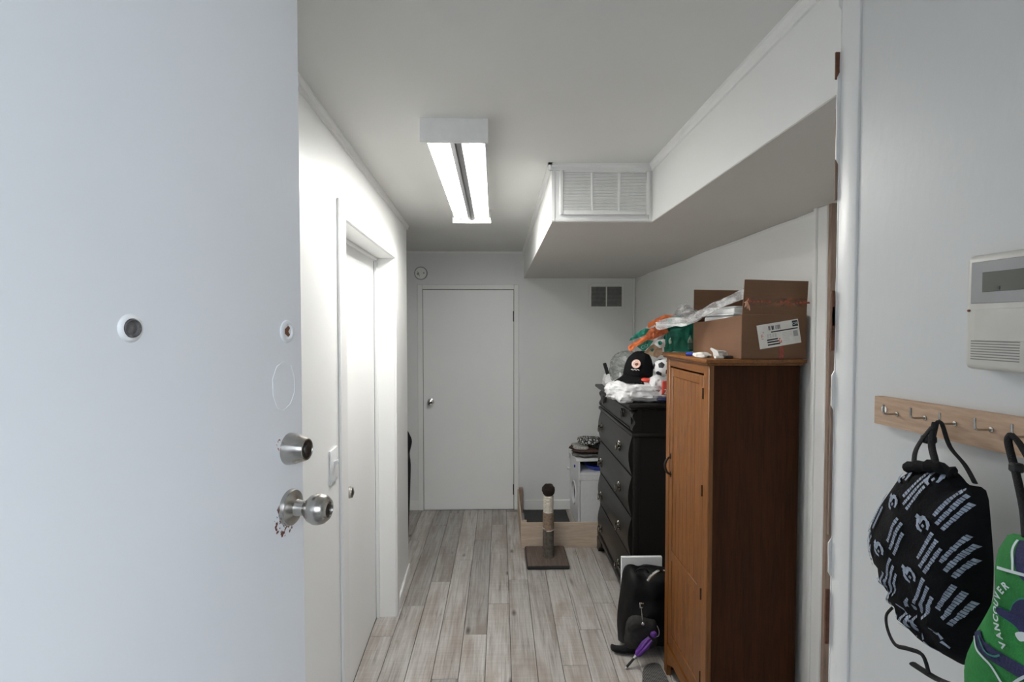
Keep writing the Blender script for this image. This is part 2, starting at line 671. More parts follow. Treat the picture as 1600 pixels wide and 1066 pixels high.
struct('floor_landing', MB().box(-.75, 1.35, .02, .88, 0, .33, .01), M['concrete'], 'raised landing just inside the front door')
struct('ground', MB().box(-7, 7, -9, .015, .1, .31), M['concrete'], 'concrete ground outside the front door', smooth=0)
struct('light_block_left', MB().box(-.95, -.75, -6, .02, .2, 3.2), M['light_block'], 'added unseen brown wall that blocks daylight left of the doorway', smooth=0)  # added out of view to hold daylight off the wardrobe and near wall
struct('light_block_low', MB().box(-.75, 3.2, -2.5, -2.4, .2, 1.75).box(3.1, 3.2, -2.4, .02, .2, 1.75), M['light_block'], 'added unseen brown barrier that cuts low daylight outside the doorway', smooth=0)  # added out of view so less low daylight reaches the lower door
struct('light_block_top', MB().box(-.75, 1.5, -1.0, .02, 2.50, 2.62), M['light_block'], 'added unseen flat slab that cuts steep daylight above the doorway', smooth=0)  # added out of view to keep steep daylight off the door
struct('ceiling', MB().box(-1.9, 1.35, .02, 4.79, ZC, ZC + .08), M['ceiling'], 'pale grey-white ceiling', smooth=0)

# boxed-in duct: wide at the back, narrow along the right-hand wall
sof = MB()
L = [(.215, 2.15), (.635, 2.15), (.635, .812), (1.30, .812), (1.30, YB), (.215, YB)]
sof.prism(L, ZS, ZC, lambda u, v, a: (u, v, a))
struct('ceiling_underside', MB().prism([(.2155, 2.1505), (.6355, 2.1505), (.6355, .8125), (1.30, .8125), (1.30, YB - .001), (.2155, YB - .001)], ZS - .0035, ZS - .0003, lambda u, v, a: (u, v, a)), M['soffit_under'], 'taupe underside of the boxed-in duct, darker than its sides', smooth=0)
soffit = struct('ceiling_soffit', sof, M['wall'], 'boxed-in duct dropped below the ceiling along the right side', smooth=0)
# small crown strips
def crown(name, pts, zt, h=.024, d=.017, parent=None, label=None):
    """pts: list of (x, y, nx, ny) runs as pairs; stepped strip under the ceiling"""
    mb = MB()
    for (xa, ya, xb, yb, nx, ny) in pts:
        prof = [(0, 0), (d, 0), (d, -h * .3), (d * .55, -h * .55), (d * .5, -h), (0, -h)]
        mb.prism(prof, 0, 1, lambda u, v, a, xa=xa, ya=ya, xb=xb, yb=yb, nx=nx, ny=ny: (xa + (xb - xa) * a + nx * u, ya + (yb - ya) * a + ny * u, zt + v))
    return struct(name, mb, M['trim'], label, smooth=30)

XLW = lambda y: -.555 - .0375 * (y - 1.45)
crown('trim_1', [(.635, .83, .635, 2.134, -1, 0), (.199, 2.15, .635, 2.15, 0, -1), (.215, 2.134, .215, YB, -1, 0)], ZC, .03, .016, label='thin white moulding along the top of the duct box')
crown('trim_2', [(XLW(.45), .45, XLW(3.47), 3.485, 1, 0)], ZC, .030, .016, label='thin white moulding along the top of the left wall')
crown('trim_3', [(-1.9, YB, .2, YB, 0, -1)], ZC, .018, .012, label='thin white moulding along the top of the back wall')
struct('trim_4', MB().box(.212, .228, 2.146, 2.152, ZS, ZC - .03, .002).box(.622, .637, 2.146, 2.152, ZS, ZC - .03, .002).box(.228, .622, 2.147, 2.152, ZS, ZS + .012, .002), M['trim'], 'flat white corner strips framing the front of the duct box')

# left wall, turned very slightly; local frame: x out of the wall, y along it
LWM = Matrix.Translation((-.555, 1.45, 0)) @ Matrix.Rotation(R(2.148), 4, 'Z')
lw = MB()
lw.box(-.14, 0, -1.0, .43, 0, ZC).box(-.14, 0, .43, 1.51, 2.085, ZC).box(-.14, 0, 1.51, 2.02, 0, ZC)
lw.box(-.36, -.14, -1.0, -.90, 0, ZC)
struct('wall_left', lw.xf(LWM), M['wall'], 'white wall on the left of the hallway', smooth=0)
struct('wall_hall', MB().box(-1.9, -.74, 3.37, 3.465, 0, ZC).box(-1.9, -1.8, 3.465, YB, 0, ZC), M['wall'], 'white side hall wall round the left corner', smooth=0)
cas = MB()
cas.box(0, .012, .35, .43, 0, 2.145, .003).box(0, .012, 1.51, 1.575, 0, 2.145, .003).box(0, .0121, .43, 1.51, 2.085, 2.145, .003)
cas.box(-.108, -.092, 1.494, 1.509, 0, 2.084, .002).box(-.108, -.092, .431, .446, 0, 2.084, .002).box(-.108, -.092, .446, 1.494, 2.068, 2.084, .002)
struct('trim_5', cas.xf(LWM), M['trim'], 'white casing round the recessed door in the left wall')
d2 = thing('door_2', 'flat white recessed door in the left wall, seen edge-on beside the light switch', 'door', tuple(LWM @ Vector((-.13, .97, .006))), R(2.148), kind='structure')
build(MB().box(-.148, -.1095, .436, 1.500, .008, 2.078, .002).xf(LWM), 'slab', M['door'], d2)
build(MB().box(-.1093, -.1086, 1.486, 1.4925, .004, 2.066).box(-.1093, -.1086, .446, 1.486, .004, .010).xf(LWM), 'edge_shadow', M['dark'], d2, smooth=0)  # dark strip laid on as the shadow line at jamb and floor
kb = MB().lathe([(.026, 0), (.027, .004), (.012, .010), (.011, .028), (.020, .034), (.025, .046), (.022, .058), (.006, .064)], (-.1093, .742, .985), (1, 0, 0), 20)
build(kb.xf(LWM), 'knob', M['nickel'], d2, label='small metal knob')
struct('baseboard_left', MB().box(0, .013, 1.576, 2.033, 0, .072, .004).box(-1.2, 0, 2.02, 2.033, 0, .072, .004).xf(LWM), M['trim'], 'low white baseboard at the left corner, scuffed')

# back wall and its door
struct('wall_back', MB().box(-1.9, 1.35, YB, YB + .1, 0, ZC), M['panel_wall'], 'white panelled wall at the end of the hallway', smooth=0)
c3 = MB()
c3.box(-.755, -.708, YB - .014, YB, 0, 2.075, .003).box(.124, .168, YB - .014, YB, 0, 2.075, .003).box(-.708, .124, YB - .014, YB, 2.031, 2.075, .003)
struct('trim_6', c3, M['trim'], 'narrow white casing round the back door')
struct('trim_7', MB().box(-.708, -.7045, YB - .008, YB, 0, 2.03).box(.1205, .124, YB - .008, YB, 0, 2.03).box(-.7045, .1205, YB - .008, YB, 2.0265, 2.0305), M['gap'], 'shadow gap round the back door', smooth=0)
d3 = thing('door_3', 'flat white closed door at the far end of the hallway', 'door', (-.29, YB - .006, 0), kind='structure')
build(MB().box(-.7040, .1200, YB - .009, YB - .001, .008, 2.026, .0015), 'slab', M['door'], d3)
kb = MB().lathe([(.030, 0), (.031, .004), (.013, .010), (.012, .026), (.022, .032), (.029, .046), (.025, .062), (.012, .068), (.010, .065), (0, .065)], (-.638, YB - .009, 1.004), (0, -1, 0), 24)
build(kb, 'knob', M['chrome'], d3, label='round shiny metal knob')
for zc in (1.785, .19):
    hb = MB().box(.1135, .1225, YB - .012, YB - .008, zc - .046, zc + .046)
    hb.tube([(.120, YB - .014, zc - .048), (.120, YB - .014, zc + .048)], .0045, 10)
    build(hb, 'hinge', M['nickel_dark'], d3)
struct('baseboard_back', MB().box(.169, 1.232, YB - .013, YB, 0, .088, .004).box(-1.8, -.756, YB - .013, YB, 0, .088, .004), M['trim'], 'white baseboard under the back wall')

# right wall, turned very slightly
rw = MB()
rw.prism([(XR0, 1.86), (1.35, 1.86), (1.35, YB), (XR1, YB)], 0, ZS, lambda u, v, a: (u, v, a))
struct('wall_right', rw, M['wall'], 'white wall behind the wardrobe and dresser', smooth=0)
struct('trim_8', MB().box(1.168, 1.187, 1.815, 1.885, 0, ZS - .002, .004).box(1.160, 1.170, 1.868, 1.888, 0, ZS - .002, .003), M['trim'], 'white casing on the right wall beside the wardrobe')
struct('trim_9', MB().box(1.172, 1.34, 1.798, 1.814, 0, ZS - .001), M['raw_wood'], 'bare brown jamb board beside the wardrobe', smooth=0)
struct('door_4', MB().box(1.31, 1.345, .81, 1.797, 0, ZS - .001), M['door'], 'plain white door in the right-hand opening, out of sight', smooth=0)
struct('trim_10', MB().box(1.216, 1.233, YB - .018, YB - .001, .09, ZS, .002), M['trim'], 'narrow white strip in the back right corner')
struct('baseboard_right', MB().prism([(XR0 - .012, 1.89), (XR0, 1.89), (XR1, YB - .02), (XR1 - .012, YB - .02)], 0, .088, lambda u, v, a: (u, v, a)), M['trim'], 'white baseboard of the right wall', smooth=0)

# entrance side: near wall stub on the right, front wall with the doorway
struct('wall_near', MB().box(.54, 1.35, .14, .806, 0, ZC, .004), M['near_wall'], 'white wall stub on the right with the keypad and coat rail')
struct('wall_front', MB().box(-1.9, -.53, .02, .14, 0, ZC).box(.43, 1.35, .02, .14, 0, ZC).box(-.53, .43, .02, .14, 2.345, ZC).box(-.53, .43, .02, .14, 0, .33), M['wall'], 'front wall round the open doorway', smooth=0)
struct('trim_11', MB().box(.5365, .548, .766, .809, 0, ZC - .002, .003, 2), M['trim'], 'white corner board on the edge of the right wall stub')
# torn edge of paint and bare wood beyond that corner board
def ragged(x_of, x1, y0, y1, z0, z1, dz):
    mb = MB()
    zs = [z0 + dz * i for i in range(int((z1 - z0) / dz) + 1)]
    for a, b in zip(zs[:-1], zs[1:]):
        xa, xb = x_of(a), x_of(b)
        mb.raw([(xa, y0, a), (x1, y0, a), (x1, y1, a), (xa, y1, a), (xb, y0, b), (x1, y0, b), (x1, y1, b), (xb, y1, b)],
               [(0, 1, 5, 4), (2, 3, 7, 6), (1, 2, 6, 5), (3, 0, 4, 7), (0, 3, 2, 1), (4, 5, 6, 7)])
    return mb
def xw(z):
    k = noise.noise(Vector((z * 6.5, 3.3, .7)))
    s = .5368 - .0052 * (1 if k > -.05 else .12) - .0012 * noise.noise(Vector((z * 31, 1, 5)))
    if z < 1.30:
        s = .5362
    return s
pe = struct('trim_12', ragged(xw, .5395, .8075, .8095, .3, 2.36, .008), M['trim'], 'ragged torn paint edge beside the white corner board', smooth=0)
xb_ = lambda z: .5298 - .0012 * noise.noise(Vector((z * 14, 9, 2)))
build(ragged(xb_, .5395, .8098, .8125, 1.18, 1.275, .006), 'bare_wood_patch', M['torn_wood'], pe, smooth=0, label='dark bare wood where the paint tore off')
build(ragged(lambda z: .5310, .5395, .8098, .8125, 1.66, 1.76, .006), 'bare_wood_patch', M['torn_wood'], pe, smooth=0, label='brown bare wood where the paint tore off')
build(ragged(xb_, .5395, .8098, .8125, 2.09, 2.135, .006), 'bare_wood_patch', M['torn_wood'], pe, smooth=0, label='brown bare wood where the paint tore off')
for za, zb in ((1.90, 2.05), (1.70, 1.735), (1.36, 1.60)):
    build(ragged(lambda z: .5322 - .0015 * noise.noise(Vector((z * 40, 4, 2))), .5395, .8098, .8125, za, zb, .006), 'bare_wood_patch', M['raw_wood'], pe, smooth=0, label='pale brown bare wood under torn paint')

# ------------------------------------------------------------------ open front door (door_1), local frame: x along the slab, -y out of the seen face
HX, HY, DL = -.5106, .1447, .80
th = R(79)
d1 = thing('door_1', 'open white front door slab in the left foreground with two locks', 'door', (HX, HY, .335), th, kind='structure')
D1 = WM[d1.name]
dz = .335
P = lambda s, z: (s, 0, z - dz)
chips = [((.732, 0, 1.502 - dz), .014, .026, (.36, .10, .07), .60),
         ((.747, 0, 1.372 - dz), .032, .038, (.16, .05, .035), .53)]
M['front_door'] = m_front_door(chips)
fd = MB().box(0, DL, 0, .044, .003, 2.005, .0015)
build(fd, 'slab', M['front_door'], d1, local=True)
def ring(s, z, r, rr, n=24, y=0.):
    return [(s + r * math.cos(2 * math.pi * k / n), y, z - dz + r * math.sin(2 * math.pi * k / n)) for k in range(n)]
# knob
kn = MB().lathe([(.0310, 0), (.0312, .003), (.0295, .008), (.022, .012), (.0145, .015), (.0125, .022), (.0125, .030), (.016, .034),
                 (.0225, .041), (.0262, .051), (.0262, .057), (.0235, .066), (.0185, .072), (.0125, .0745), (.0115, .071), (.0105, .0705)], (.757, 0, 1.385 - dz), (0, -1, 0), 36)
kno = build(kn, 'knob', M['nickel'], d1, local=True, label='brushed metal door knob with a key cylinder')
build(MB().lathe([(.0098, 0), (.0098, .0016), (.0088, .002)], (.757, -.0704, 1.385 - dz), (0, -1, 0), 20).box(.7555, .7585, -.0736, -.0722, 1.379 - dz, 1.391 - dz), 'key_cylinder', M['nickel_dark'], kno, local=True)
db = MB().lathe([(.0275, 0), (.0272, .004), (.0255, .014), (.0195, .031), (.0185, .0335), (.0165, .034), (.0158, .0325)], (.759, 0, 1.487 - dz), (0, -1, 0), 36)
dbo = build(db, 'deadbolt', M['nickel'], d1, local=True, label='brushed metal conical deadbolt cylinder')
build(MB().lathe([(.0155, 0), (.0155, .001), (.011, .0015), (.0105, .0035), (.009, .004)], (.759, -.0318, 1.487 - dz), (0, -1, 0), 24), 'key_cylinder', M['nickel_dark'], dbo, local=True)
# peephole: raised painted lump with a metal lens
pk = build(MB().lathe([(.0165, 0), (.0150, .0016), (.0128, .003), (.0112, .0032), (.0108, .0005)], (.459, 0, 1.697 - dz), (0, -1, 0), 28), 'peephole', M['trim'], d1, local=True, label='peephole in a ring of white paint')
build(MB().lathe([(.0107, .0003), (.0105, .0046), (.0092, .0050), (.0086, .0030), (.0070, .0020), (.003, .0032)], (.459, 0, 1.697 - dz), (0, -1, 0), 24), 'lens', M['glass_dark'], pk, local=True)
# filled old lock bore
bo = build(MB().lathe([(.0195, 0), (.0190, .0022), (.0160, .0034), (.0125, .0030), (.0110, .0008)], (.756, 0, 1.690 - dz), (0, -1, 0), 28), 'bore_ring', M['white_plastic'], d1, local=True, label='white ring round an old lock hole')
build(MB().prism([(.748, -.0035), (.757, -.0090), (.762, -.0060), (.757, 0), (.762, .0060), (.757, .0095), (.748, .0040)], -.0016, -.0004, lambda u, v, a: (u + .001, a, 1.690 - dz + v)), 'hole', M['torn_wood'], bo, local=True)
# thin octagonal paint line left by a removed plate
oc = [(.715, 1.612), (.727, 1.632), (.744, 1.638), (.766, 1.632), (.776, 1.610), (.776, 1.585), (.764, 1.565), (.745, 1.556), (.727, 1.563), (.716, 1.585)]
build(MB().tube([(u, -.0002, v - dz) for u, v in oc], .0007, 6, close=True), 'plate_outline', M['white_plastic'], d1, local=True, label='faint raised octagonal paint line')
for za in (.25, 1.0, 1.75):
    build(MB().tube([(-.004, .022, za - .05), (-.004, .022, za + .05)], .006, 10), 'hinge', M['nickel'], d1, local=True)

# ------------------------------------------------------------------ ceiling light
FX0, FX1, FY0, FY1 = -.262, -.040, 1.69, 3.02
FZ = 2.298
fx = thing('ceiling_light', 'white open two-tube fluorescent fixture on the hallway ceiling', 'ceiling light', ((FX0 + FX1) / 2, (FY0 + FY1) / 2, ZC))
tw = lambda y: -.012 * (y - 1.69)          # the fixture runs slightly askew
def fpt(u, v, a):
    return (u + tw(a), a, v)
for y0, y1 in ((FY0, FY0 + .012), (FY1 - .012, FY1)):
    build(MB().prism([(FX0, FZ), (FX1, FZ), (FX1, ZC), (FX0, ZC)], y0, y1, fpt), 'end_plate', M['metal_white'], fx, smooth=0)
build(MB().prism([(FX0 + .010, FZ + .030), (FX0 + .010, ZC - .001), (FX1 - .010, ZC - .001), (FX1 - .010, FZ + .030), (FX1 - .013, FZ + .030), (FX1 - .016, ZC - .006), (FX0 + .016, ZC - .006), (FX0 + .013, FZ + .030)], FY0 + .012, FY1 - .012, fpt), 'reflector_pan', M['metal_white'], fx, smooth=0)
xm = (FX0 + FX1) / 2
build(MB().prism([(xm - .040, ZC - .006), (xm + .040, ZC - .006), (xm + .020, FZ + .022), (xm + .003, FZ + .014), (xm - .003, FZ + .014), (xm - .020, FZ + .022)], FY0 + .012, FY1 - .012, fpt), 'ballast_cover', M['ballast'], fx, smooth=0)
for sx in (-1, 1):
    xc = xm + sx * .062
    pts = [(xc + tw(y), y, FZ + .044) for y in (FY0 + .03, FY1 - .03)]
    build(MB().tube(pts, .0165, 16), 'tube', M['tube'], fx, label='glowing fluorescent tube')
    for y in (FY0 + .021, FY1 - .021):
        build(MB().box(xc + tw(y) - .012, xc + tw(y) + .012, y - .009, y + .009, FZ + .022, ZC - .006, .002), 'tube_holder', M['white_plastic'], fx)

# ------------------------------------------------------------------ grilles
gr = thing('return_air_grille', 'white three-section louvred grille on the front of the duct box', 'vent grille', (.435, 2.146, 2.16))
GX = [(.262, .375), (.386, .488), (.499, .607)]
fr = MB()
fr.box(.246, .262, 2.134, 2.147, 2.162, 2.343, .003).box(.607, .624, 2.134, 2.147, 2.162, 2.343, .003)
fr.box(.262, .607, 2.134, 2.147, 2.335, 2.343, .002).box(.262, .607, 2.134, 2.147, 2.162, 2.177, .002)
fr.box(.375, .386, 2.135, 2.147, 2.177, 2.335, .002).box(.488, .499, 2.135, 2.147, 2.177, 2.335, .002)
build(fr, 'frame', M['vent_white'], gr)
sl = MB()
nsl = 24
for x0, x1 in GX:
    for k in range(nsl):
        z = 2.1775 + (2.335 - 2.1775) * k / nsl
        sl.raw([(x0, 2.1365, z), (x1, 2.1365, z), (x1, 2.1365, z + .0048), (x0, 2.1365, z + .0048), (x0, 2.1450, z - .001), (x1, 2.1450, z - .001), (x1, 2.1450, z + .0005), (x0, 2.1450, z + .0005)],
               [(0, 1, 2, 3), (4, 7, 6, 5), (0, 4, 5, 1), (1, 5, 6, 2), (2, 6, 7, 3), (3, 7, 4, 0)])
build(sl, 'slats', M['vent_white'], gr, kind='stuff', smooth=0)
build(MB().box(.262, .607, 2.1456, 2.1468, 2.177, 2.335), 'backing', M['vent_white'], gr, smooth=0)

vg = thing('wall_vent', 'small two-pane vent grille high on the back wall, dark slats in a white frame', 'vent grille', (.973, YB - .002, 1.855))
VX = [(.832, .966), (.977, 1.112)]
fr = MB().box(.808, .832, YB - .010, YB, 1.853, 2.089, .003).box(1.112, 1.139, YB - .010, YB, 1.853, 2.089, .003)
fr.box(.832, 1.112, YB - .010, YB, 2.057, 2.089, .003).box(.832, 1.112, YB - .010, YB, 1.853, 1.877, .003).box(.966, .977, YB - .010, YB, 1.877, 2.057, .002)
build(fr, 'frame', M['vent_white'], vg)
M['slat_grey'] = plain('grey_slats', (.24, .24, .235), .6, 0, .15)  # mid grey, darker than the vent frame
sl = MB()
for x0, x1 in VX:
    for k in range(15):
        z = 1.878 + .012 * k
        sl.raw([(x0, YB - .0075, z + .009), (x1, YB - .0075, z + .009), (x1, YB - .001, z), (x0, YB - .001, z), (x0, YB - .0075, z + .0105), (x1, YB - .0075, z + .0105), (x1, YB - .001, z + .0015), (x0, YB - .001, z + .0015)],
               [(0, 1, 2, 3), (4, 7, 6, 5), (0, 4, 5, 1), (1, 5, 6, 2), (2, 6, 7, 3), (3, 7, 4, 0)])
build(sl, 'slats', M['slat_grey'], vg, kind='stuff', smooth=0)
build(MB().box(.832, 1.112, YB - .0012, YB - .0002, 1.877, 2.057), 'backing', M['dark'], vg, smooth=0)

# round mounting plate above the back door
rpl = thing('ceiling_alarm_plate', 'round white mounting plate on the wall above the back door corner', 'wall plate', (-.723, YB - .004, 2.116))
build(MB().lathe([(.060, 0), (.060, .006), (.057, .010), (.054, .010), (.053, .006)], (-.723, YB, 2.176), (0, -1, 0), 36), 'rim', M['bezel'], rpl)
build(MB().lathe([(.052, 0), (.052, .0105), (.050, .0125), (.01, .0130)], (-.723, YB, 2.176), (0, -1, 0), 36), 'face', M['trim'], rpl)
for dx, dzz, r in ((-.025, -.006, .011), (.028, .002, .007)):
    build(MB().lathe([(r, .0128), (r, .0138), (r * .7, .0140)], (-.723 + dx, YB, 2.176 + dzz), (0, -1, 0), 16), 'screw_hole', M['bezel'], rpl)
hb = MB().tube(smooth_pts([(-.723 - .035, YB - .0136, 2.176 + .018), (-.723 - .018, YB - .0136, 2.176 + .002), (-.723 - .012, YB - .0136, 2.176 - .030)], 4, False), .002, 6)
build(hb, 'key_slot', M['bezel'], rpl)

# light switch on the left wall
ls = thing('light_switch', 'white single toggle light switch on the left wall beside the recessed door', 'light switch', tuple(LWM @ Vector((0, .273, 1.17))), R(2.148))
build(MB().box(.0003, .0065, .231, .316, 1.173, 1.287, .002, 2).xf(LWM), 'cover_plate', M['white_plastic'], ls)
build(MB().prism([(.006, 1.222), (.006, 1.244), (.018, 1.250), (.020, 1.243)], .268, .279, lambda u, v, a: tuple(LWM @ Vector((u, a, v)))), 'toggle', M['white_plastic'], ls)

# cable along the right wall under the duct box
cp = smooth_pts([(1.182, 1.90, 2.122), (1.190, 2.2, 2.130), (1.196, 2.6, 2.126), (1.203, 3.0, 2.131), (1.212, 3.6, 2.127), (1.219, 4.2, 2.131), (1.224, 4.6, 2.10)], 6, False)
build(MB().tube(cp, .0035, 6), 'cable', M['trim'], label='thin painted cable along the top of the right wall', cat='cable')

# ------------------------------------------------------------------ wardrobe
wd = thing('wardrobe', 'tall narrow stained pine wardrobe with a beadboard door, right of the hallway', 'wardrobe', (.985, 2.205, 0))
WX0, WX1, WY0, WY1 = .806, 1.162, 1.958, 2.462
build(MB().box(WX0 + .012, WX1, WY0, WY0 + .018, .012, 1.548), 'side_panel', M['ward_shaded'], wd, smooth=0)
build(MB().box(WX0 + .012, WX1, WY1 - .018, WY1, .012, 1.548), 'side_panel', M['ward_shaded'], wd, smooth=0)
build(MB().box(WX1 - .008, WX1, WY0 + .018, WY1 - .018, .05, 1.548), 'back_panel', M['ward_shaded'], wd, smooth=0)
build(MB().box(WX0, WX0 + .022, WY0 - .001, WY0 + .052, 0, 1.548, .003), 'stile', M['ward'], wd)
build(MB().box(WX0, WX0 + .022, WY1 - .042, WY1 + .001, 0, 1.548, .003), 'stile', M['ward'], wd)
build(MB().box(WX0 + .001, WX0 + .021, WY0 + .052, WY1 - .042, 1.508, 1.548, .002), 'top_rail', M['ward_y'], wd)
arch = [(WY0 + .052, .155), (WY0 + .052, .055), (WY0 + .09, .075), (WY0 + .14, .098), (WY1 - .13, .098), (WY1 - .08, .075), (WY1 - .042, .055), (WY1 - .042, .155)]
build(MB().prism(arch, WX0 + .001, WX0 + .021, lambda u, v, a: (a, u, v)), 'apron', M['ward_y'], wd, smooth=0)
tp = MB().box(.782, 1.172, 1.926, 2.492, 1.556, 1.571, .004, 2).box(.793, 1.166, 1.940, 2.478, 1.546, 1.557, .003)
build(tp, 'top', M['ward_y'], wd)
dr = build(MB().box(WX0 + .003, WX0 + .020, WY0 + .056, WY0 + .106, .165, 1.500, .002).box(WX0 + .003, WX0 + .020, WY1 - .082, WY1 - .046, .165, 1.500, .002)
           .box(WX0 + .003, WX0 + .020, WY0 + .106, WY1 - .082, 1.462, 1.500, .002).box(WX0 + .003, WX0 + .020, WY0 + .106, WY1 - .082, .165, .230, .002)
           .box(WX0 + .003, WX0 + .020, WY0 + .106, WY1 - .082, .585, .632, .002), 'door', M['ward'], wd)
ya, yb = WY0 + .107, WY1 - .083
nb = 7
for za, zb in ((.2305, .5845), (.6325, 1.4615)):
    for k in range(nb):
        a = ya + (yb - ya) * k / nb
        b = ya + (yb - ya) * (k + 1) / nb
        o = build(MB().box(WX0 + .0065, WX0 + .018, a + .0011, b - .0011, za, zb, .0016), 'beadboard_strip', M['ward'], dr, smooth=30)
        o.color = (random.random(), random.random(), random.random(), 1)
hp = smooth_pts([(WX0 + .003, 2.398, 1.076), (WX0 - .016, 2.396, 1.066), (WX0 - .026, 2.394, 1.035), (WX0 - .016, 2.392, 1.004), (WX0 + .003, 2.390, .994)], 5, False)
hn = MB().tube(hp, [.0045 + .0015 * math.sin(math.pi * i / (len(hp) - 1)) for i in range(len(hp))], 8)
for zc, s in ((1.078, 1), (.992, -1)):
    hn.cushion(smooth_pts([(2.398 - .009, zc), (2.396, zc - .014), (2.396 + .009, zc), (2.396, zc + .018)], 4), .005, lambda u, v, q: (WX0 + .002 - q, u, v), 3)
build(hn, 'handle', M['bronze'], dr, label='dark bronze bow handle')
for zc in (1.43, 1.04, .62, .28):
    build(MB().tube([(WX0 - .001, WY0 + .054, zc - .022), (WX0 - .001, WY0 + .054, zc + .022)], .0035, 8), 'hinge', M['bronze'], wd)

# ------------------------------------------------------------------ dresser
DY0, DY1, DX = 2.862, 3.842, .752
dsr = thing('dresser', 'tall black five-drawer dresser with ornate pulls, behind the wardrobe', 'dresser', (.97, 3.35, 0))
build(MB().box(DX + .028, 1.190, DY0 + .004, DY1 - .004, .125, 1.222), 'case', M['ebony_side'], dsr, smooth=0)
# top slab with an ogee edge
def slab_prof(y0, y1, x0, x1, z):
    mb = MB()
    for dz_, ins in ((0, .014), (.010, .004), (.018, 0.)):
        pass
    mb.box(x0 + .016, x1, y0 + .014, y1 - .014, z, z + .012, .003)
    mb.box(x0, x1, y0, y1, z + .011, z + .032, .008, 3)
    return mb
build(slab_prof(DY0 - .022, DY1 + .022, DX - .035, 1.194, 1.226), 'top', M['ebony'], dsr)
build(MB().box(DX - .010, 1.192, DY0 - .006, DY1 + .006, 1.070, 1.092, .006, 2), 'waist_moulding', M['ebony'], dsr)
build(MB().box(DX - .014, 1.193, DY0 - .010, DY1 + .010, .098, .128, .007, 2), 'base_moulding', M['ebony'], dsr)
# corner posts
for y0, y1 in ((DY0, DY0 + .036), (DY1 - .036, DY1)):
    build(MB().box(DX + .004, DX + .04, y0, y1, .128, 1.07, .006, 2), 'corner_post', M['ebony_side'], dsr)
# carved scroll brackets beside the top drawer
def scroll(y0, y1, z0, z1):
    n = 18
    pts = []
    for i in range(n + 1):
        t = i / n
        z = z0 + (z1 - z0) * t
        x = DX + .012 - .016 * math.sin(t * math.pi * 1.15) - .012 * math.sin(t * math.pi * 3.1 + .4)
        pts.append((x, z))
    pts += [(DX + .045, z1), (DX + .045, z0)]
    return MB().prism(pts, y0, y1, lambda u, v, a: (u, a, v))
for y0, y1 in ((DY0 - .002, DY0 + .05), (DY1 - .05, DY1 + .002)):
    build(scroll(y0, y1, 1.092, 1.226), 'scroll_bracket', M['ebony'], dsr, smooth=60)
# bracket feet
foot_o = [(0, .1), (-.012, .085), (-.014, .06), (-.002, .038), (-.004, .018), (-.016, .004), (-.008, 0), (.05, 0), (.062, .03), (.10, .06), (.14, .075), (.14, .1)]
for sgn, yb_ in ((1, DY0), (-1, DY1)):
    fp = [(yb_ + sgn * u, v) for u, v in foot_o]
    build(MB().prism(fp, DX - .016, DX + .03, lambda u, v, a: (a, u, v)), 'foot', M['ebony'], dsr, smooth=50)
build(MB().prism([(DY0 + .1, .1), (DY0 + .1, .062), (DY0 + .2, .082), (DY1 - .2, .082), (DY1 - .1, .062), (DY1 - .1, .1)], DX - .004, DX + .02, lambda u, v, a: (a, u, v)), 'apron', M['ebony'], dsr, smooth=0)
for y0 in (DY0, DY1 - .05):
    build(MB().box(1.14, 1.185, y0, y0 + .05, 0, .1), 'rear_foot', M['ebony_side'], dsr, smooth=0)

def ornate_pull(y, z, ring=False):
    """backplate, two posts and a hanging bail"""
    def rad(q):
        return 1 + .22 * math.cos(5 * q) + .10 * math.cos(9 * q + .6)
    n = 40
    if ring:
        out = [(y + .017 * math.cos(2 * math.pi * k / n), z + .030 * math.sin(2 * math.pi * k / n)) for k in range(n)]
    else:
        out = [(y + .036 * rad(2 * math.pi * k / n) * math.cos(2 * math.pi * k / n), z + .030 * rad(2 * math.pi * k / n + .3) * math.sin(2 * math.pi * k / n)) for k in range(n)]
    mb = MB()
    base = lambda u, v, q: (face_x(v) - .001 - q, u, v)
    mb.cushion(out, .006, base, 4, amp=.9, freq=120, seed=y * 3)
    fx_ = face_x(z)
    if ring:
        rg = [(fx_ - .013, y + .016 * math.sin(2 * math.pi * k / 18), z - .006 + .026 * math.cos(2 * math.pi * k / 18)) for k in range(18)]
        mb.tube(rg, .0042, 8, close=True)
        mb.tube([(fx_, y, z + .020), (fx_ - .017, y, z + .020)], .005, 8)
    else:
        for s in (-1, 1):
            mb.tube([(fx_, y + s * .025, z + .006), (fx_ - .020, y + s * .025, z + .006)], [.006, .007], 8)
            for q in range(4):
                aa = q * 1.57 + .5
                mb.blob((fx_ - .007, y + s * .016 + .013 * math.cos(aa), z + .014 * math.sin(aa)), (.005, .005, .005), 0, 1, 0, 8, 6)
        bl = [(fx_ - .018 - .006 * math.sin(math.pi * k / 12), y + .025 * math.cos(math.pi * k / 12), z + .006 - .030 * math.sin(math.pi * k / 12)) for k in range(13)]
        mb.tube(bl, .0035, 8)
        mb.blob((fx_ - .024, y, z - .024), (.005, .007, .006), 0, 1, 0, 8, 6)
    return mb

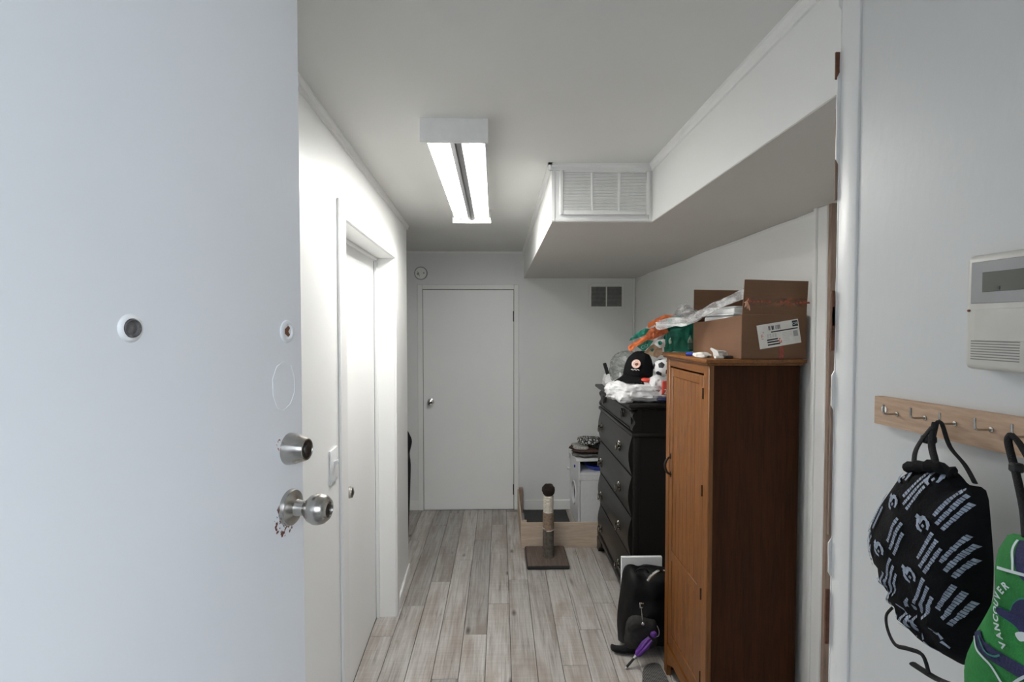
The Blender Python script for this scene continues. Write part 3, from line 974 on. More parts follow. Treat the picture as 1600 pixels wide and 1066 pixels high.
ROWS = [(1.096, 1.218), (.842, 1.062), (.603, .832), (.362, .593), (.132, .352)]
for i, (z0, z1) in enumerate(ROWS):
    y0, y1 = DY0 + (.05 if i == 0 else .036), DY1 - (.05 if i == 0 else .036)
    bulge = .004 if i == 0 else .020
    def face_x(z, z0=z0, z1=z1, bulge=bulge):
        t = max(0, min(1, (z - z0) / (z1 - z0)))
        return DX - bulge * math.sin(math.pi * t) ** 1.0
    n = 12
    prof = [(face_x(z0 + (z1 - z0) * k / n), z0 + (z1 - z0) * k / n) for k in range(n + 1)] + [(DX + .03, z1), (DX + .03, z0)]
    dw = build(MB().prism(prof, y0, y1, lambda u, v, a: (u, a, v)), 'drawer', M['ebony'], dsr, smooth=35)
    if i == 0:
        for zb in (z0 + .008, z1 - .014):
            build(MB().box(DX - .008, DX - .003, y0 + .012, y1 - .012, zb, zb + .006), 'bead', M['ebony'], dw, smooth=0)
    zc = (z0 + z1) / 2 + (.025 if i else .02)
    zc = (1.172, .962, .707, .462, .222)[i]
    for yy in (3.115 if i else 3.09, 3.675 if i else 3.645):
        build(ornate_pull(yy, zc, i == 0), 'handle', M['antique'] if i else M['nickel_dark'], dw, smooth=50)

# ------------------------------------------------------------------ things on the dresser
TZ = 1.258
sb = thing('white_shopping_bag', 'crumpled white plastic shopping bag with red print, on the near end of the dresser', 'bag', (.84, 3.02, TZ))
build(MB().blob((.835, 3.03, TZ + .055), (.185, .13, .060), .20, 9, 3.1, 110, 60, .75, .12, flat_z=TZ + .001), 'body', M['thin_bag'], sb, smooth=60)
build(MB().blob((.905, 2.95, TZ + .105), (.045, .05, .040), .30, 14, 8.4, 60, 40, .9, .15), 'gathered_top', M['thin_bag'], sb, smooth=60)
build(MB().blob((.715, 2.93, TZ + .025), (.045, .05, .032), .30, 16, 5.4, 60, 40, .9, .13, flat_z=TZ + .001), 'corner', M['thin_bag'], sb, smooth=60)
def patch(c, wu, hv, nrm_y, seed):
    return MB().grid(lambda u, v: (c[0] + (u - .5) * wu, c[1] - .006 * math.sin(u * 7 + seed) - nrm_y * (v - .5), c[2] + (v - .5) * hv), 8, 8)
build(patch((.945, 2.872, TZ + .090), .066, .080, .012, 1), 'red_print', M['red'], sb, smooth=60, solid=.0015, label='red printed panel with white numerals')
build(text_mb('23', .040, lambda u, v: (.942 + u, 2.860, TZ + .056 + v)), 'numerals', M['white_print'], sb, smooth=0, solid=.0008)
build(MB().blob((.94, 2.89, TZ + .022), (.050, .030, .012), .25, 18, 2.2, 24, 12, .8), 'navy_print', M['navy'], sb, smooth=60)
build(MB().blob((.845, 2.955, TZ + .125), (.035, .03, .014), .3, 22, 4, 20, 12), 'red_flap', M['red'], sb, smooth=60)

cap = thing('baseball_cap', 'black baseball cap with a round pink badge, on the white shopping bag', 'cap', (.82, 3.05, TZ + .12))
CZ = TZ + .136
def dome(u, v):
    a = u * 2 * math.pi
    t = v * math.pi / 2
    r = .086 * math.cos(t) ** .75
    sq = 1 + .06 * noise.noise(Vector((math.cos(a) * 2, math.sin(a) * 2, t * 2)))
    lean = .018 * math.sin(t)
    return (.824 + r * math.cos(a) * 1.0 * sq + lean, 3.05 + r * math.sin(a) * 1.05 * sq, CZ + .150 * math.sin(t) ** .9 * sq)
build(MB().grid(dome, 36, 12), 'crown', M['black_cloth'], cap, smooth=70, solid=.002)
bd_ = Vector((-.80, -.60, 0))
bs_ = Vector((.60, -.80, 0))
def brim(u, v):
    a = (u - .5) * 1.9
    r0, r1 = .080, .080 + .072 * math.cos(a * .8)
    r = r0 + (r1 - r0) * v
    p = Vector((.824, 3.05, 0)) + bd_ * math.cos(a) * r + bs_ * math.sin(a) * r
    return (p.x, p.y, CZ + .012 - .030 * v - .05 * (abs(math.sin(a)) ** 2) * v * .5)
build(MB().grid(brim, 16, 6), 'brim', M['black_cloth'], cap, smooth=70, solid=.003)
build(MB().tube([(.842 + .004, 3.05, CZ + .150), (.842 + .004, 3.05, CZ + .156)], [.008, .004], 10), 'button', M['black_cloth'], cap)
# badge on the front of the crown, facing the camera side
bc = Vector((.793, 2.972, CZ + .082))
bn = Vector((-.45, -.80, .40)).normalized()
def onb(u, v, q=0.):
    e1 = Vector((.87, -.49, 0)).normalized()
    e2 = bn.cross(e1).normalized()
    if e2.z < 0:
        e2 = -e2
    return bc + e1 * u + e2 * v + bn * q
N = 28
build(MB().prism([(.026 * math.cos(2 * math.pi * k / N), .027 * math.sin(2 * math.pi * k / N)) for k in range(N)], -.003, .003, lambda u, v, a: onb(u, v, a)), 'badge', M['pink'], cap, smooth=0, label='round pink and white embroidered badge')
build(MB().prism([(-.002 + .020 * math.cos(math.pi * (.55 + .9 * k / 10)), .020 * math.sin(math.pi * (.55 + .9 * k / 10))) for k in range(11)] + [(-.006 + .012 * math.cos(math.pi * (1.45 - .9 * k / 10)), .013 * math.sin(math.pi * (1.45 - .9 * k / 10))) for k in range(11)], .003, .0038, lambda u, v, a: onb(u, v, a)), 'badge_crescent', M['white_cloth'], cap, smooth=0)
bo2 = MB().prism([(.004 + .010 * math.cos(2 * math.pi * k / 16), -.003 + .009 * math.sin(2 * math.pi * k / 16)) for k in range(16)], .003, .0042, lambda u, v, a: onb(u, v, a))
build(bo2, 'badge_centre', M['torn_wood'], cap, smooth=0)
build(MB().tube([onb(-.024 + .006 * k, -.038 + .0035 * math.sin(k * 2.2), .006) for k in range(9)], .0022, 6), 'stitched_script', M['white_cloth'], cap)

# soccer ball: white sphere with raised black pentagons
bx, by, bz, br = .953, 2.99, TZ + .194, .053
sbl = thing('soccer_ball', 'small white soccer ball with black pentagons beside the black cap', 'ball', (bx, by, bz - br))
build(MB().blob((bx, by, bz), (br, br, br), 0, 1, 0, 36, 24), 'ball_shell', M['white_plastic'], sbl, smooth=80)
ph = (1 + 5 ** .5) / 2
ico = [Vector(p).normalized() for a in (-1, 1) for b in (-ph, ph) for p in ((0, a, b), (a, b, 0), (b, 0, a))]
rotm = Matrix.Rotation(.55, 3, 'X') @ Matrix.Rotation(.95, 3, 'Z') @ Matrix.Rotation(.3, 3, 'Y')
for vtx in ico:
    d_ = rotm @ vtx
    a_ = d_.orthogonal().normalized()
    b_ = d_.cross(a_)
    c_ = Vector((bx, by, bz))
    cor = [a_ * math.cos(2 * math.pi * k / 5) * .40 + b_ * math.sin(2 * math.pi * k / 5) * .40 for k in range(5)]
    rim_ = [cor[k].lerp(cor[(k + 1) % 5], t / 4) for k in range(5) for t in range(4)]
    vs = [c_ + d_ * (br * 1.012)]
    for rr in (.5, 1.0):
        vs += [c_ + (d_ + q * rr).normalized() * (br * 1.012) for q in rim_]
    vs += [c_ + (d_ + q).normalized() * (br * .97) for q in rim_]
    fs = [(0, 1 + k, 1 + (k + 1) % 20) for k in range(20)]
    for o_ in (1, 21):
        fs += [(o_ + k, o_ + 20 + k, o_ + 20 + (k + 1) % 20, o_ + (k + 1) % 20) for k in range(20)]
    build(MB().raw(vs, fs), 'pentagon', M['ink'], sbl, smooth=0)

pb = thing('plastic_bag', 'crumpled clear grey plastic bag at the far end of the dresser top', 'bag', (.87, 3.70, TZ))
build(MB().blob((.90, 3.66, TZ + .118), (.095, .10, .112), .25, 9, 1.3, 80, 50, .9, .12, flat_z=TZ + .001), 'film', M['grey_film'], pb, smooth=60)
build(MB().box(.83, .94, 3.585, 3.597, TZ + .128, TZ + .142, .003).box(.835, .85, 3.56, 3.585, TZ + .06, TZ + .14, .003), 'white_strap', M['white_plastic'], pb)
build(MB().blob((.80, 3.72, TZ + .035), (.045, .06, .045), .35, 16, 6.3, 60, 40, .9, .16, flat_z=TZ + .001), 'white_corner', M['thin_bag'], pb, smooth=60)
rc = MB().box(-.012, .012, -.010, .010, 0, .085, .003).box(-.010, .026, -.010, .010, -.012, .010, .003).box(-.013, .013, -.012, -.009, .04, .05, .001)
rc.xf(Matrix.Translation((.783, 3.715, TZ + .088)) @ Matrix.Rotation(R(-17), 4, 'Y'))
build(rc, 'belt_clip', M['rubber'], label='small black plastic clip standing in the white plastic on the dresser', cat='clip')

# ------------------------------------------------------------------ things on the wardrobe
WT = 1.571
bx0, bx1, by0, by1 = .922, 1.196 - .022, 1.938, 2.43
cb = thing('cardboard_box', 'brown open cardboard box with a shipping label, on top of the wardrobe', 'box', (1.06, 2.18, WT))
T = .004
bh = 1.742
build(MB().box(bx0, bx1, by0, by0 + T, WT + .001, bh, .001), 'front_wall', M['card'], cb)
build(MB().box(bx0, bx1, by1 - T, by1, WT + .001, bh, .001), 'back_wall', M['card'], cb)
build(MB().prism([(by0 + T, WT + .001), (by1 - T, WT + .001), (by1 - T, bh - .026), (by1 - .12, bh - .024), (by0 + .16, bh - .012), (by0 + T, bh)], bx0, bx0 + T, lambda u, v, a: (a, u, v)), 'left_wall', M['card'], cb, smooth=0)
build(MB().box(bx1 - T, bx1, by0 + T, by1 - T, WT + .001, bh), 'right_wall', M['card'], cb)
build(MB().box(bx0 + T, bx1 - T, by0 + T, by1 - T, WT + .001, WT + .006), 'base', M['card'], cb, smooth=0)
build(MB().prism([(bx0 + .002, bh - .0012), (bx1 - .001, bh - .0012), (bx1 + .003, 1.870), (bx0 + .010, 1.876)], by0 + .001, by0 + .005, lambda u, v, a: (u, a - .02 * (v - bh), v)), 'front_flap', M['card'], cb, smooth=0)
build(MB().prism([(bx0 + .000, bh + .0005), (bx1 - .004, bh + .0005), (bx1 - .006, 1.868), (bx0 + .002, 1.872)], by1 - .005, by1 - .001, lambda u, v, a: (u, a + .02 * (v - bh), v)), 'back_flap', M['card'], cb, smooth=0)
build(MB().prism([(0, 0), (.13, -.115), (.133, -.112), (.003, .003)], by0 + .01, by1 - .01, lambda u, v, a: (bx1 - T - u, a, bh - .006 + v)), 'right_flap', M['card'], cb, smooth=0)
# tape across the flap, with torn red print
def tape_pt(u, z, off=.0006):
    return (u, by0 + .001 - .02 * (z - bh) - off, z)
build(MB().grid(lambda u, v: tape_pt(bx0 + .012 + (bx1 - bx0 - .012) * u, 1.779 + .030 * v - .006 * u + .0015 * math.sin(u * 40 + v * 9)), 40, 2), 'tape', M['tape'], cb, smooth=60)
tr_ = MB()
for k in range(16):
    u0 = bx0 + .025 + k * .0150
    if k in (6, 7, 11):
        continue
    z0 = 1.789 - .006 * (k / 16) + .004 * noise.noise(Vector((k * 1.7, 2, 3)))
    tr_.raw([tape_pt(u0, z0, .0012), tape_pt(u0 + .012, z0 + .001, .0012), tape_pt(u0 + .011, z0 + .007, .0012), tape_pt(u0 + .003, z0 + .009, .0012)], [(0, 1, 2, 3)])
build(tr_, 'tape_print', M['tape_print'], cb, smooth=0, kind='stuff', label='worn red print on the tape')
tn = MB()
for k, (du, dv) in enumerate(((-.008, -.022), (.002, -.028), (.012, -.034), (-.012, -.004), (.006, .012))):
    tn.tube([tape_pt(bx0 + .016, 1.792, .003), tape_pt(bx0 + .016 + du * .5, 1.792 + dv * .6, .010), tape_pt(bx0 + .016 + du, 1.792 + dv, .005)], [.004, .004, .0015], 6, flat=.4)
build(tn, 'torn_tape_end', plain('torn_tape', (.55, .30, .20), .4, 0, .3, 80), cb, smooth=60)
build(MB().box(1.068, 1.086, by0 - .0008, by0, WT + .002, WT + .050), 'tape_strip', M['tape_print'], cb, smooth=0, label='red-brown tape strip below the label')
# shipping label, tilted
lc, la = Vector((1.067, by0 - .0006, 1.668)), R(9.5)
def lab(u, v, off=0.):
    return (lc.x + u * math.cos(la) - v * math.sin(la), lc.y - off, lc.z + u * math.sin(la) + v * math.cos(la))
lb = build(MB().prism([(-.082, -.046), (.080, -.046), (.080, .046), (-.082, .046)], 0, .0006, lambda u, v, a: lab(u, v, a)), 'shipping_label', M['paper'], cb, smooth=0, label='white shipping label')
bl = MB()
def lrect(mb, u0, u1, v0, v1, off=.001):
    mb.raw([lab(u0, v0, off), lab(u1, v0, off), lab(u1, v1, off), lab(u0, v1, off)], [(0, 1, 2, 3)])
lrect(bl, -.030, .074, .010, .0145)
for k, v in enumerate((-.019, -.028, -.038)):
    lrect(bl, -.050, -.008 + .003 * k, v, v + .0055)
lrect(bl, .055, .077, .020, .042)
for u, wd_ in ((-.038, .003), (-.034, .002), (-.030, .001), (-.026, .005), (-.020, .003), (-.012, .001), (-.009, .002), (-.005, .001), (-.002, .003), (.003, .002), (.007, .001)):
    lrect(bl, u, u + wd_, .020, .036)
lrect(bl, -.062, -.059, .014, .017)
build(bl, 'black_print', M['ink'], lb, smooth=0, kind='stuff')
build(text_mb('OR', .015, lambda u, v: lab(.066 + u, .0258 + v, .0014), offset=.0002), 'letters', plain('pale_print', (.5, .58, .7), .5), lb, smooth=0)
gl = MB()
for v in (.004, .000, -.004, -.008):
    for k in range(4):
        lrect(gl, -.048 + .010 * k, -.041 + .010 * k, v, v + .0018)
for v in (.002, -.004, -.010, -.016, -.022, -.028):
    lrect(gl, .010, .048 - .01 * (v < -.015), v, v + .0009)
lrect(gl, .054, .072, -.018, .004, .0008)
build(gl, 'grey_print', M['grey_ink'], lb, smooth=0, kind='stuff')
rl = MB()
lrect(rl, -.070, -.064, .006, .008); lrect(rl, -.068, -.062, .000, .002); lrect(rl, -.070, -.068, -.004, .008); lrect(rl, -.070, -.062, -.010, -.008)
lrect(rl, -.004, .002, -.020, -.016); lrect(rl, -.004, .006, -.034, -.031); lrect(rl, -.004, -.001, -.034, -.022); lrect(rl, .003, .006, -.034, -.024)
build(rl, 'red_print', M['red'], lb, smooth=0, kind='stuff')

# white trays inside the box
tr = thing('plastic_trays', 'white plastic trays stacked inside the open cardboard box', 'tray', (1.03, 2.22, WT + .006))
build(MB().box(.945, 1.10, 2.05, 2.36, WT + .007, 1.742, .012, 3), 'lower_tray', M['white_plastic'], tr)
build(MB().box(.936, 1.105, 2.04, 2.37, 1.7425, 1.750, .003, 2), 'rim', M['white_plastic'], tr)
build(MB().box(.942, 1.10, 2.05, 2.36, 1.7505, 1.772, .008, 3).box(.950, 1.09, 2.07, 2.34, 1.772, 1.780, .003), 'lid', M['white_plastic'], tr)
# clear film pulled out of the box over its left wall
fl = thing('plastic_film', 'clear plastic film pulled out of the cardboard box over its left side', 'plastic wrap', (.90, 2.3, 1.70))
def film(u, v):
    path = smooth_pts([(.975, 1.985, 1.832), (.948, 2.08, 1.812), (.905, 2.20, 1.772), (.862, 2.30, 1.728), (.80, 2.38, 1.712), (.735, 2.41, 1.708)], 6, False)
    i = u * (len(path) - 1)
    a = Vector(path[int(i)])
    b = Vector(path[min(int(i) + 1, len(path) - 1)])
    p = a.lerp(b, i - int(i))
    k = .046 * (1 - .25 * u)
    wv = v - .5
    q = noise.noise(Vector((u * 7, v * 3, 1.)))
    return (p.x + .008 * q + wv * .01, p.y + wv * .05, p.z + wv * k + .005 * math.sin(v * 16 + u * 5) + .012 * q)
build(MB().grid(film, 70, 24), 'sheet', M['clear'], fl, smooth=70, solid=.0006)
# green and orange shopping bag behind the box, its top flopped over the wardrobe edge
gb = thing('reusable_shopping_bag', 'teal and orange shopping bag flopped over beside the cardboard box', 'bag', (.86, 2.465, WT))
def sheet(name, pts, y, mat, label=None, amp=.007, thick=.0012, seed=0., lift=0.):
    """a thin crumpled plastic panel standing about the plane Y = y"""
    fine = []
    for i, p in enumerate(pts):
        q = pts[(i + 1) % len(pts)]
        for k in range(5):
            t = k / 5
            j = .0018 * noise.noise(Vector((i * 3.1 + t * 9, seed, 2)))
            fine.append((p[0] + (q[0] - p[0]) * t + j, p[1] + (q[1] - p[1]) * t - j))
    def f(u, v, w_):
        cr_ = noise.noise(Vector((u * 28 + seed, v * 28, seed))) + .5 * (1 - 2 * abs(noise.noise(Vector((u * 60, v * 60 + seed, 3)))))
        return (u, y - w_ - amp * cr_ - lift * (v - WT), v)
    return build(MB().cushion(fine, thick, f, 8), name, mat, gb, smooth=50, label=label)
M['pale_green'] = plain('pale_green_print', (.30, .45, .38), .5)
SH = [('back_panel', [(.800, 1.575), (1.02, 1.575), (1.02, 1.69), (.93, 1.72), (.82, 1.70), (.795, 1.66)], 2.485, 'teal'),
      ('main_panel', [(.819, 1.681), (.863, 1.687), (.897, 1.696), (.915, 1.69), (.915, 1.5735), (.829, 1.5735)], 2.458, 'teal'),
      ('right_panel', [(.898, 1.696), (.95, 1.700), (1.0, 1.69), (1.0, 1.5735), (.900, 1.5735)], 2.462, 'teal'),
      ('top_fold', [(.794, 1.739), (.840, 1.746), (.888, 1.755), (.901, 1.741), (.905, 1.700), (.862, 1.695), (.814, 1.690)], 2.470, 'teal'),
      ('side_panel', [(.794, 1.659), (.815, 1.673), (.826, 1.598), (.830, 1.5735), (.788, 1.5735), (.787, 1.603)], 2.448, 'teal'),
      ('pale_print', [(.804, 1.629), (.815, 1.643), (.820, 1.616), (.809, 1.611)], 2.438, 'pale_green'),
      ('bottle_print', [(.907, 1.640), (.913, 1.656), (.927, 1.629), (.928, 1.616), (.900, 1.618)], 2.450, 'pale_green'),
      ('lining', [(.66, 1.60), (.70, 1.585), (.775, 1.60), (.80, 1.66), (.805, 1.72), (.76, 1.735), (.70, 1.69)], 2.466, 'thin_bag'),
      ('teal_flap', [(.619, 1.625), (.627, 1.640), (.662, 1.668), (.697, 1.687), (.720, 1.685), (.705, 1.660), (.658, 1.640)], 2.452, 'teal'),
      ('tan_print', [(.689, 1.572), (.715, 1.599), (.741, 1.616), (.776, 1.605), (.778, 1.566), (.755, 1.546), (.728, 1.553)], 2.444, 'tan_print'),
      ('leaf_panel', [(.730, 1.616), (.754, 1.631), (.787, 1.635), (.789, 1.598), (.761, 1.592)], 2.436, 'thin_bag'),
      ('leaf_print', [(.750, 1.624), (.763, 1.629), (.773, 1.618), (.767, 1.609), (.758, 1.606), (.752, 1.612)], 2.426, 'teal'),
      ('green_patch', [(.715, 1.585), (.728, 1.592), (.735, 1.583), (.724, 1.575)], 2.432, 'teal'),
      ('teal_print', [(.649, 1.604), (.671, 1.616), (.706, 1.632), (.734, 1.628), (.715, 1.603), (.684, 1.576), (.667, 1.589)], 2.437, 'teal'),
      ('rust_print', [(.695, 1.659), (.714, 1.685), (.740, 1.697), (.793, 1.689), (.806, 1.668), (.771, 1.653), (.732, 1.635), (.704, 1.628), (.693, 1.640)], 2.432, 'rust'),
      ('window', [(.740, 1.707), (.775, 1.726), (.797, 1.738), (.809, 1.707), (.795, 1.685), (.766, 1.693), (.742, 1.694)], 2.440, 'clear'),
      ('orange_edge', [(.701, 1.694), (.703, 1.711), (.740, 1.733), (.783, 1.752), (.831, 1.748), (.801, 1.738), (.775, 1.728), (.740, 1.706), (.707, 1.689)], 2.428, 'orange'),
      ('orange_handle', [(.606, 1.599), (.621, 1.612), (.658, 1.634), (.698, 1.655), (.700, 1.632), (.671, 1.613), (.641, 1.598), (.624, 1.578), (.613, 1.580)], 2.425, 'orange')]
for i, (nm, pts, y, mt) in enumerate(SH):
    sheet(nm, pts, y, M[mt], seed=i * 2.3)
for k in range(5):
    z = 1.588 + .0065 * k
    build(MB().box(.903, .927, 2.4478, 2.4490, z, z + .002), 'pale_line', M['pale_green'], gb, smooth=0)
build(text_mb('CO', .026, lambda u, v: (.688 + u * .85 - v * .25, 2.4225, 1.594 + v * .8 + u * .35)), 'letters', M['pale_green'], gb, smooth=0, solid=.0006)

def crumple(name, pts, y, mat, parent, seed, amp=.012):
    fine = []
    for i, p in enumerate(pts):
        q = pts[(i + 1) % len(pts)]
        for k in range(5):
            t = k / 5
            fine.append((p[0] + (q[0] - p[0]) * t, p[1] + (q[1] - p[1]) * t))
    f = lambda u, v, w_: (u, y - w_ - amp * (noise.noise(Vector((u * 45 + seed, v * 45, seed))) + .7 * (1 - 2 * abs(noise.noise(Vector((u * 90, v * 90 + seed, 3)))))), v)
    return build(MB().cushion(fine, .0012, f, 9), name, mat, parent, smooth=50)
crumple('crumple', [(.805, 1.735), (.822, 1.768), (.838, 1.790), (.850, 1.806), (.862, 1.796), (.880, 1.812), (.893, 1.795), (.915, 1.778), (.938, 1.770), (.930, 1.745), (.905, 1.722), (.860, 1.715), (.825, 1.716)], 2.405, M['clear'], fl, 4.4)
crumple('crumple', [(.83, 1.722), (.850, 1.760), (.885, 1.775), (.93, 1.765), (.945, 1.74), (.90, 1.718)], 2.385, M['clear'], fl, 7.7)

# scraps in front of the box
build(MB().cushion(smooth_pts([(.838, 1.612), (.862, 1.604), (.900, 1.598), (.906, 1.578), (.880, WT + .002), (.852, WT + .002), (.846, 1.592)], 3), .020, lambda u, v, q: (u, 2.02 - q, v), 5, .8, 60, 3), 'crumpled_tissue', M['white_cloth'], label='crumpled white tissue on the wardrobe top before the box', cat='tissue', smooth=50)
build(MB().blob((.825, 2.07, WT + .009), (.028, .030, .010), .6, 45, 2, 28, 14, .9, .2, flat_z=WT + .0005), 'receipt', M['paper'], label='small crumpled receipt lying left of the tissue on the wardrobe top', cat='paper', smooth=50)
mk = thing('marker', 'white marker with a blue cap lying on the wardrobe top', 'marker', (.80, 2.17, WT))
build(MB().tube([(.822, 2.165, WT + .007), (.868, 2.13, WT + .007)], .0065, 10), 'barrel', M['white_plastic'], mk)
build(MB().tube([(.798, 2.182, WT + .0075), (.822, 2.165, WT + .0075)], .0072, 10), 'blue_cap', M['blue'], mk, label='blue cap')
build(MB().box(.870, .902, 1.962, 1.985, WT + .0005, WT + .012, .002), 'matchbox', M['rubber'], label='tiny black box beside the tissue on the wardrobe top', cat='box')
build(MB().box(.835, .868, 1.965, 1.985, WT + .0005, WT + .010, .003, 2), 'lighter', M['white_plastic'], label='small white plastic stick on the front edge of the wardrobe top', cat='lighter')

# ------------------------------------------------------------------ scratching post
sp = thing('scratching_post', 'cat scratching post with a dark pompom top, standing on the plank floor', 'scratching post', (.336, 3.665, 0))
PX0, PX1, PY0, PY1 = .183, .482, 3.505, 3.835
build(MB().box(PX0, PX1, PY0, PY1, .002, .026, .007, 2), 'base_rim', M['rubber'], sp)
nbd = 4
for k in range(nbd):
    a = PX0 + .006 + (PX1 - PX0 - .012) * k / nbd
    b = PX0 + .006 + (PX1 - PX0 - .012) * (k + 1) / nbd
    o = build(MB().box(a + .0006, b - .0006, PY0 + .006, PY1 - .006, .020, .0285, .0008), 'base_board', M['base_wood'], sp, smooth=0)
    o.color = (random.random(), random.random(), random.random(), 1)
pc = (.345, 3.655)
# lower part: ribbed cover
nrb = 22
def ribs(z0, z1, r, rib, tw_=0):
    mb = MB()
    n = nrb * 4
    lv = [z0, (z0 + z1) / 2, z1]
    vs = []
    for z in lv:
        for k in range(n):
            q = 2 * math.pi * k / n
            rr = r + rib * math.cos(q * nrb)
            vs.append((pc[0] + rr * math.cos(q), pc[1] + rr * math.sin(q), z))
    fs = [(i * n + k, i * n + (k + 1) % n, (i + 1) * n + (k + 1) % n, (i + 1) * n + k) for i in range(2) for k in range(n)]
    fs += [tuple(range(n))[::-1], tuple(2 * n + k for k in range(n))]
    return mb.raw(vs, fs)
build(ribs(.0285, .232, .0385, .0012), 'lower_post', M['cord_cloth'], sp, smooth=60, label='ribbed grey-brown lower post')
def coil(z0, z1, r, rr, n=20):
    prof = [(r - rr, z0)]
    turns = int((z1 - z0) / (2 * rr))
    for k in range(turns):
        zc = z0 + (k + .5) * (z1 - z0) / turns
        prof += [(r, zc - rr * .55), (r + rr * .5, zc), (r, zc + rr * .55), (r - rr * .35, zc + rr)]
    prof.append((r - rr, z1))
    return MB().lathe(prof, (pc[0], pc[1], 0), (0, 0, 1), n)
build(coil(.228, .352, .0395, .0032), 'tan_rope_wrap', M['tan_rope'], sp, smooth=60, label='tan rope winding')
build(MB().tube([(pc[0] + .0405 * math.cos(q / 4), pc[1] + .0405 * math.sin(q / 4), .232 + .0006 * q) for q in range(-8, 17)], .003, 6), 'loose_rope', M['rope'], sp)
build(coil(.352, .475, .0355, .0052), 'white_rope_wrap', M['rope'], sp, smooth=60, label='pale rope winding')
build(MB().blob((pc[0], pc[1], .515), (.047, .047, .045), .10, 60, 2, 40, 28), 'pompom', M['plush'], sp, smooth=60, label='dark brown plush ball')

# ------------------------------------------------------------------ plywood barrier, mat, litter cabinet
pl = thing('plywood_barrier', 'low pale plywood corner barrier standing before the white cabinet', 'barrier', (.16, 3.87, 0))
build(MB().box(.155, .372, 3.862, 3.874, 0, .195, .001), 'front_panel', M['pale_ply'], pl)
build(MB().box(.3735, .80, 3.862, 3.874, 0, .195, .001), 'front_panel', M['pale_ply'], pl)
build(MB().box(.155, .167, 3.8745, 4.66, 0, .197, .001), 'side_panel', M['pale_ply'], pl)
build(MB().box(.1675, .20, 3.8745, 3.90, .0, .205, .001), 'corner_block', M['pale_ply'], pl)
build(MB().box(.1675, .203, 4.60, 4.66, 0, .215, .002), 'corner_post', M['raw_wood'], pl, label='brown corner post')
build(MB().box(.21, .60, 3.92, 4.655, .0005, .006, .002), 'litter_mat', M['mat_grey'], label='dark grey mat inside the plywood barrier', cat='mat')

lcb = thing('litter_cabinet', 'white cabinet with an open shelf and a side opening, by the back wall', 'cabinet', (.66, 4.30, 0), R(3.5))
LM = WM[lcb.name]
W_, D_, H_ = .40, .345, .575
def lb_(mb, name, mat, **kw):
    return build(mb, name, mat, lcb, local=True, **kw)
# side with an opening: strips round the hole plus a rounded insert
sd = MB()
hole = [(.17 + .075 * math.cos(2 * math.pi * k / 24), .23 + .095 * math.sin(2 * math.pi * k / 24)) for k in range(24)]
outer = []
for k in range(24):
    a = 2 * math.pi * k / 24
    c_, s_ = math.cos(a), math.sin(a)
    m_ = max(abs(c_), abs(s_))
    outer.append((.1725 + .1725 * c_ / m_, .2735 + .2735 * s_ / m_))
def side_pts(x):
    return [(x, u, v) for u, v in hole], [(x, u, v) for u, v in outer]
h0, o0 = side_pts(0.)
h1, o1 = side_pts(.015)
vs = h0 + o0 + h1 + o1
fs = []
for k in range(24):
    k2 = (k + 1) % 24
    fs += [(k, k2, 24 + k2, 24 + k), (48 + k, 72 + k, 72 + k2, 48 + k2), (k, 48 + k, 48 + k2, k2), (24 + k, 24 + k2, 72 + k2, 72 + k)]
lb_(sd.raw(vs, fs), 'side_panel', M['white_plastic'], smooth=30, label='side panel with a round black opening')
rimp = [(-.003, .17 + .080 * math.cos(2 * math.pi * k / 32), .23 + .100 * math.sin(2 * math.pi * k / 32)) for k in range(32)]
lb_(MB().tube(rimp, .006, 8, close=True), 'opening_rim', M['white_plastic'])
lb_(MB().box(.0152, .020, .06, D_ - .04, .11, .345), 'hole_dark_sheet', M['dark'], smooth=0)  # black sheet put behind the hole to stand for the unlit inside
lb_(MB().box(.385, .40, 0, D_, 0, .547), 'side_panel', M['white_plastic'], smooth=0)
lb_(MB().box(.016, .384, D_ - .01, D_, 0, .547), 'back_panel', M['white_plastic'], smooth=0)
lb_(MB().box(-.020, .412, -.012, D_ + .004, .547, H_, .003), 'top', M['white_plastic'])
lb_(MB().box(.0155, .3845, .004, D_ - .011, .436, .450), 'shelf', M['white_plastic'], smooth=0)
lb_(MB().box(.0155, .3845, -.001, .014, .384, .4355, .001), 'shelf_rail', M['white_plastic'])
lb_(MB().box(.019, .383, -.002, .013, .012, .380, .002), 'door', M['white_plastic'])
lb_(MB().lathe([(.004, 0), (.004, .012), (.011, .016), (.014, .024), (.011, .032), (.003, .036)], (-.0005, .315, .405), (-1, 0, 0), 16), 'knob', M['white_plastic'])
lb_(MB().box(-.024, -.018, .29, .34, .50, .546, .001), 'back_lip', M['white_plastic'])
lb_(MB().blob((-.006, .12, .475), (.006, .012, .012), .3, 60, 1, 16, 10), 'blue_clip', M['blue'], label='small blue clip')
cw = lambda x, y, z: tuple(LM @ Vector((x, y, z)))
c_ = Vector(cw(.20, .12, .4505))
bd2 = MB().lathe([(.075, 0), (.10, .018), (.118, .040), (.114, .041), (.096, .020), (.06, .006)], c_, (0, 0, 1), 28)
build(bd2, 'blue_dish', M['blue'], label='blue plastic dish on the white cabinet shelf', cat='dish', smooth=60)
c2 = Vector(cw(.15, .20, .451))
build(MB().blob(c2 + Vector((.02, .03, .034)), (.10, .05, .030), .2, 15, 3, 28, 16, .9, .1, flat_z=.4515), 'folded_bag', M['grey_cloth'], label='dark folded cloth bag behind the blue dish on the cabinet shelf', cat='bag', smooth=60)
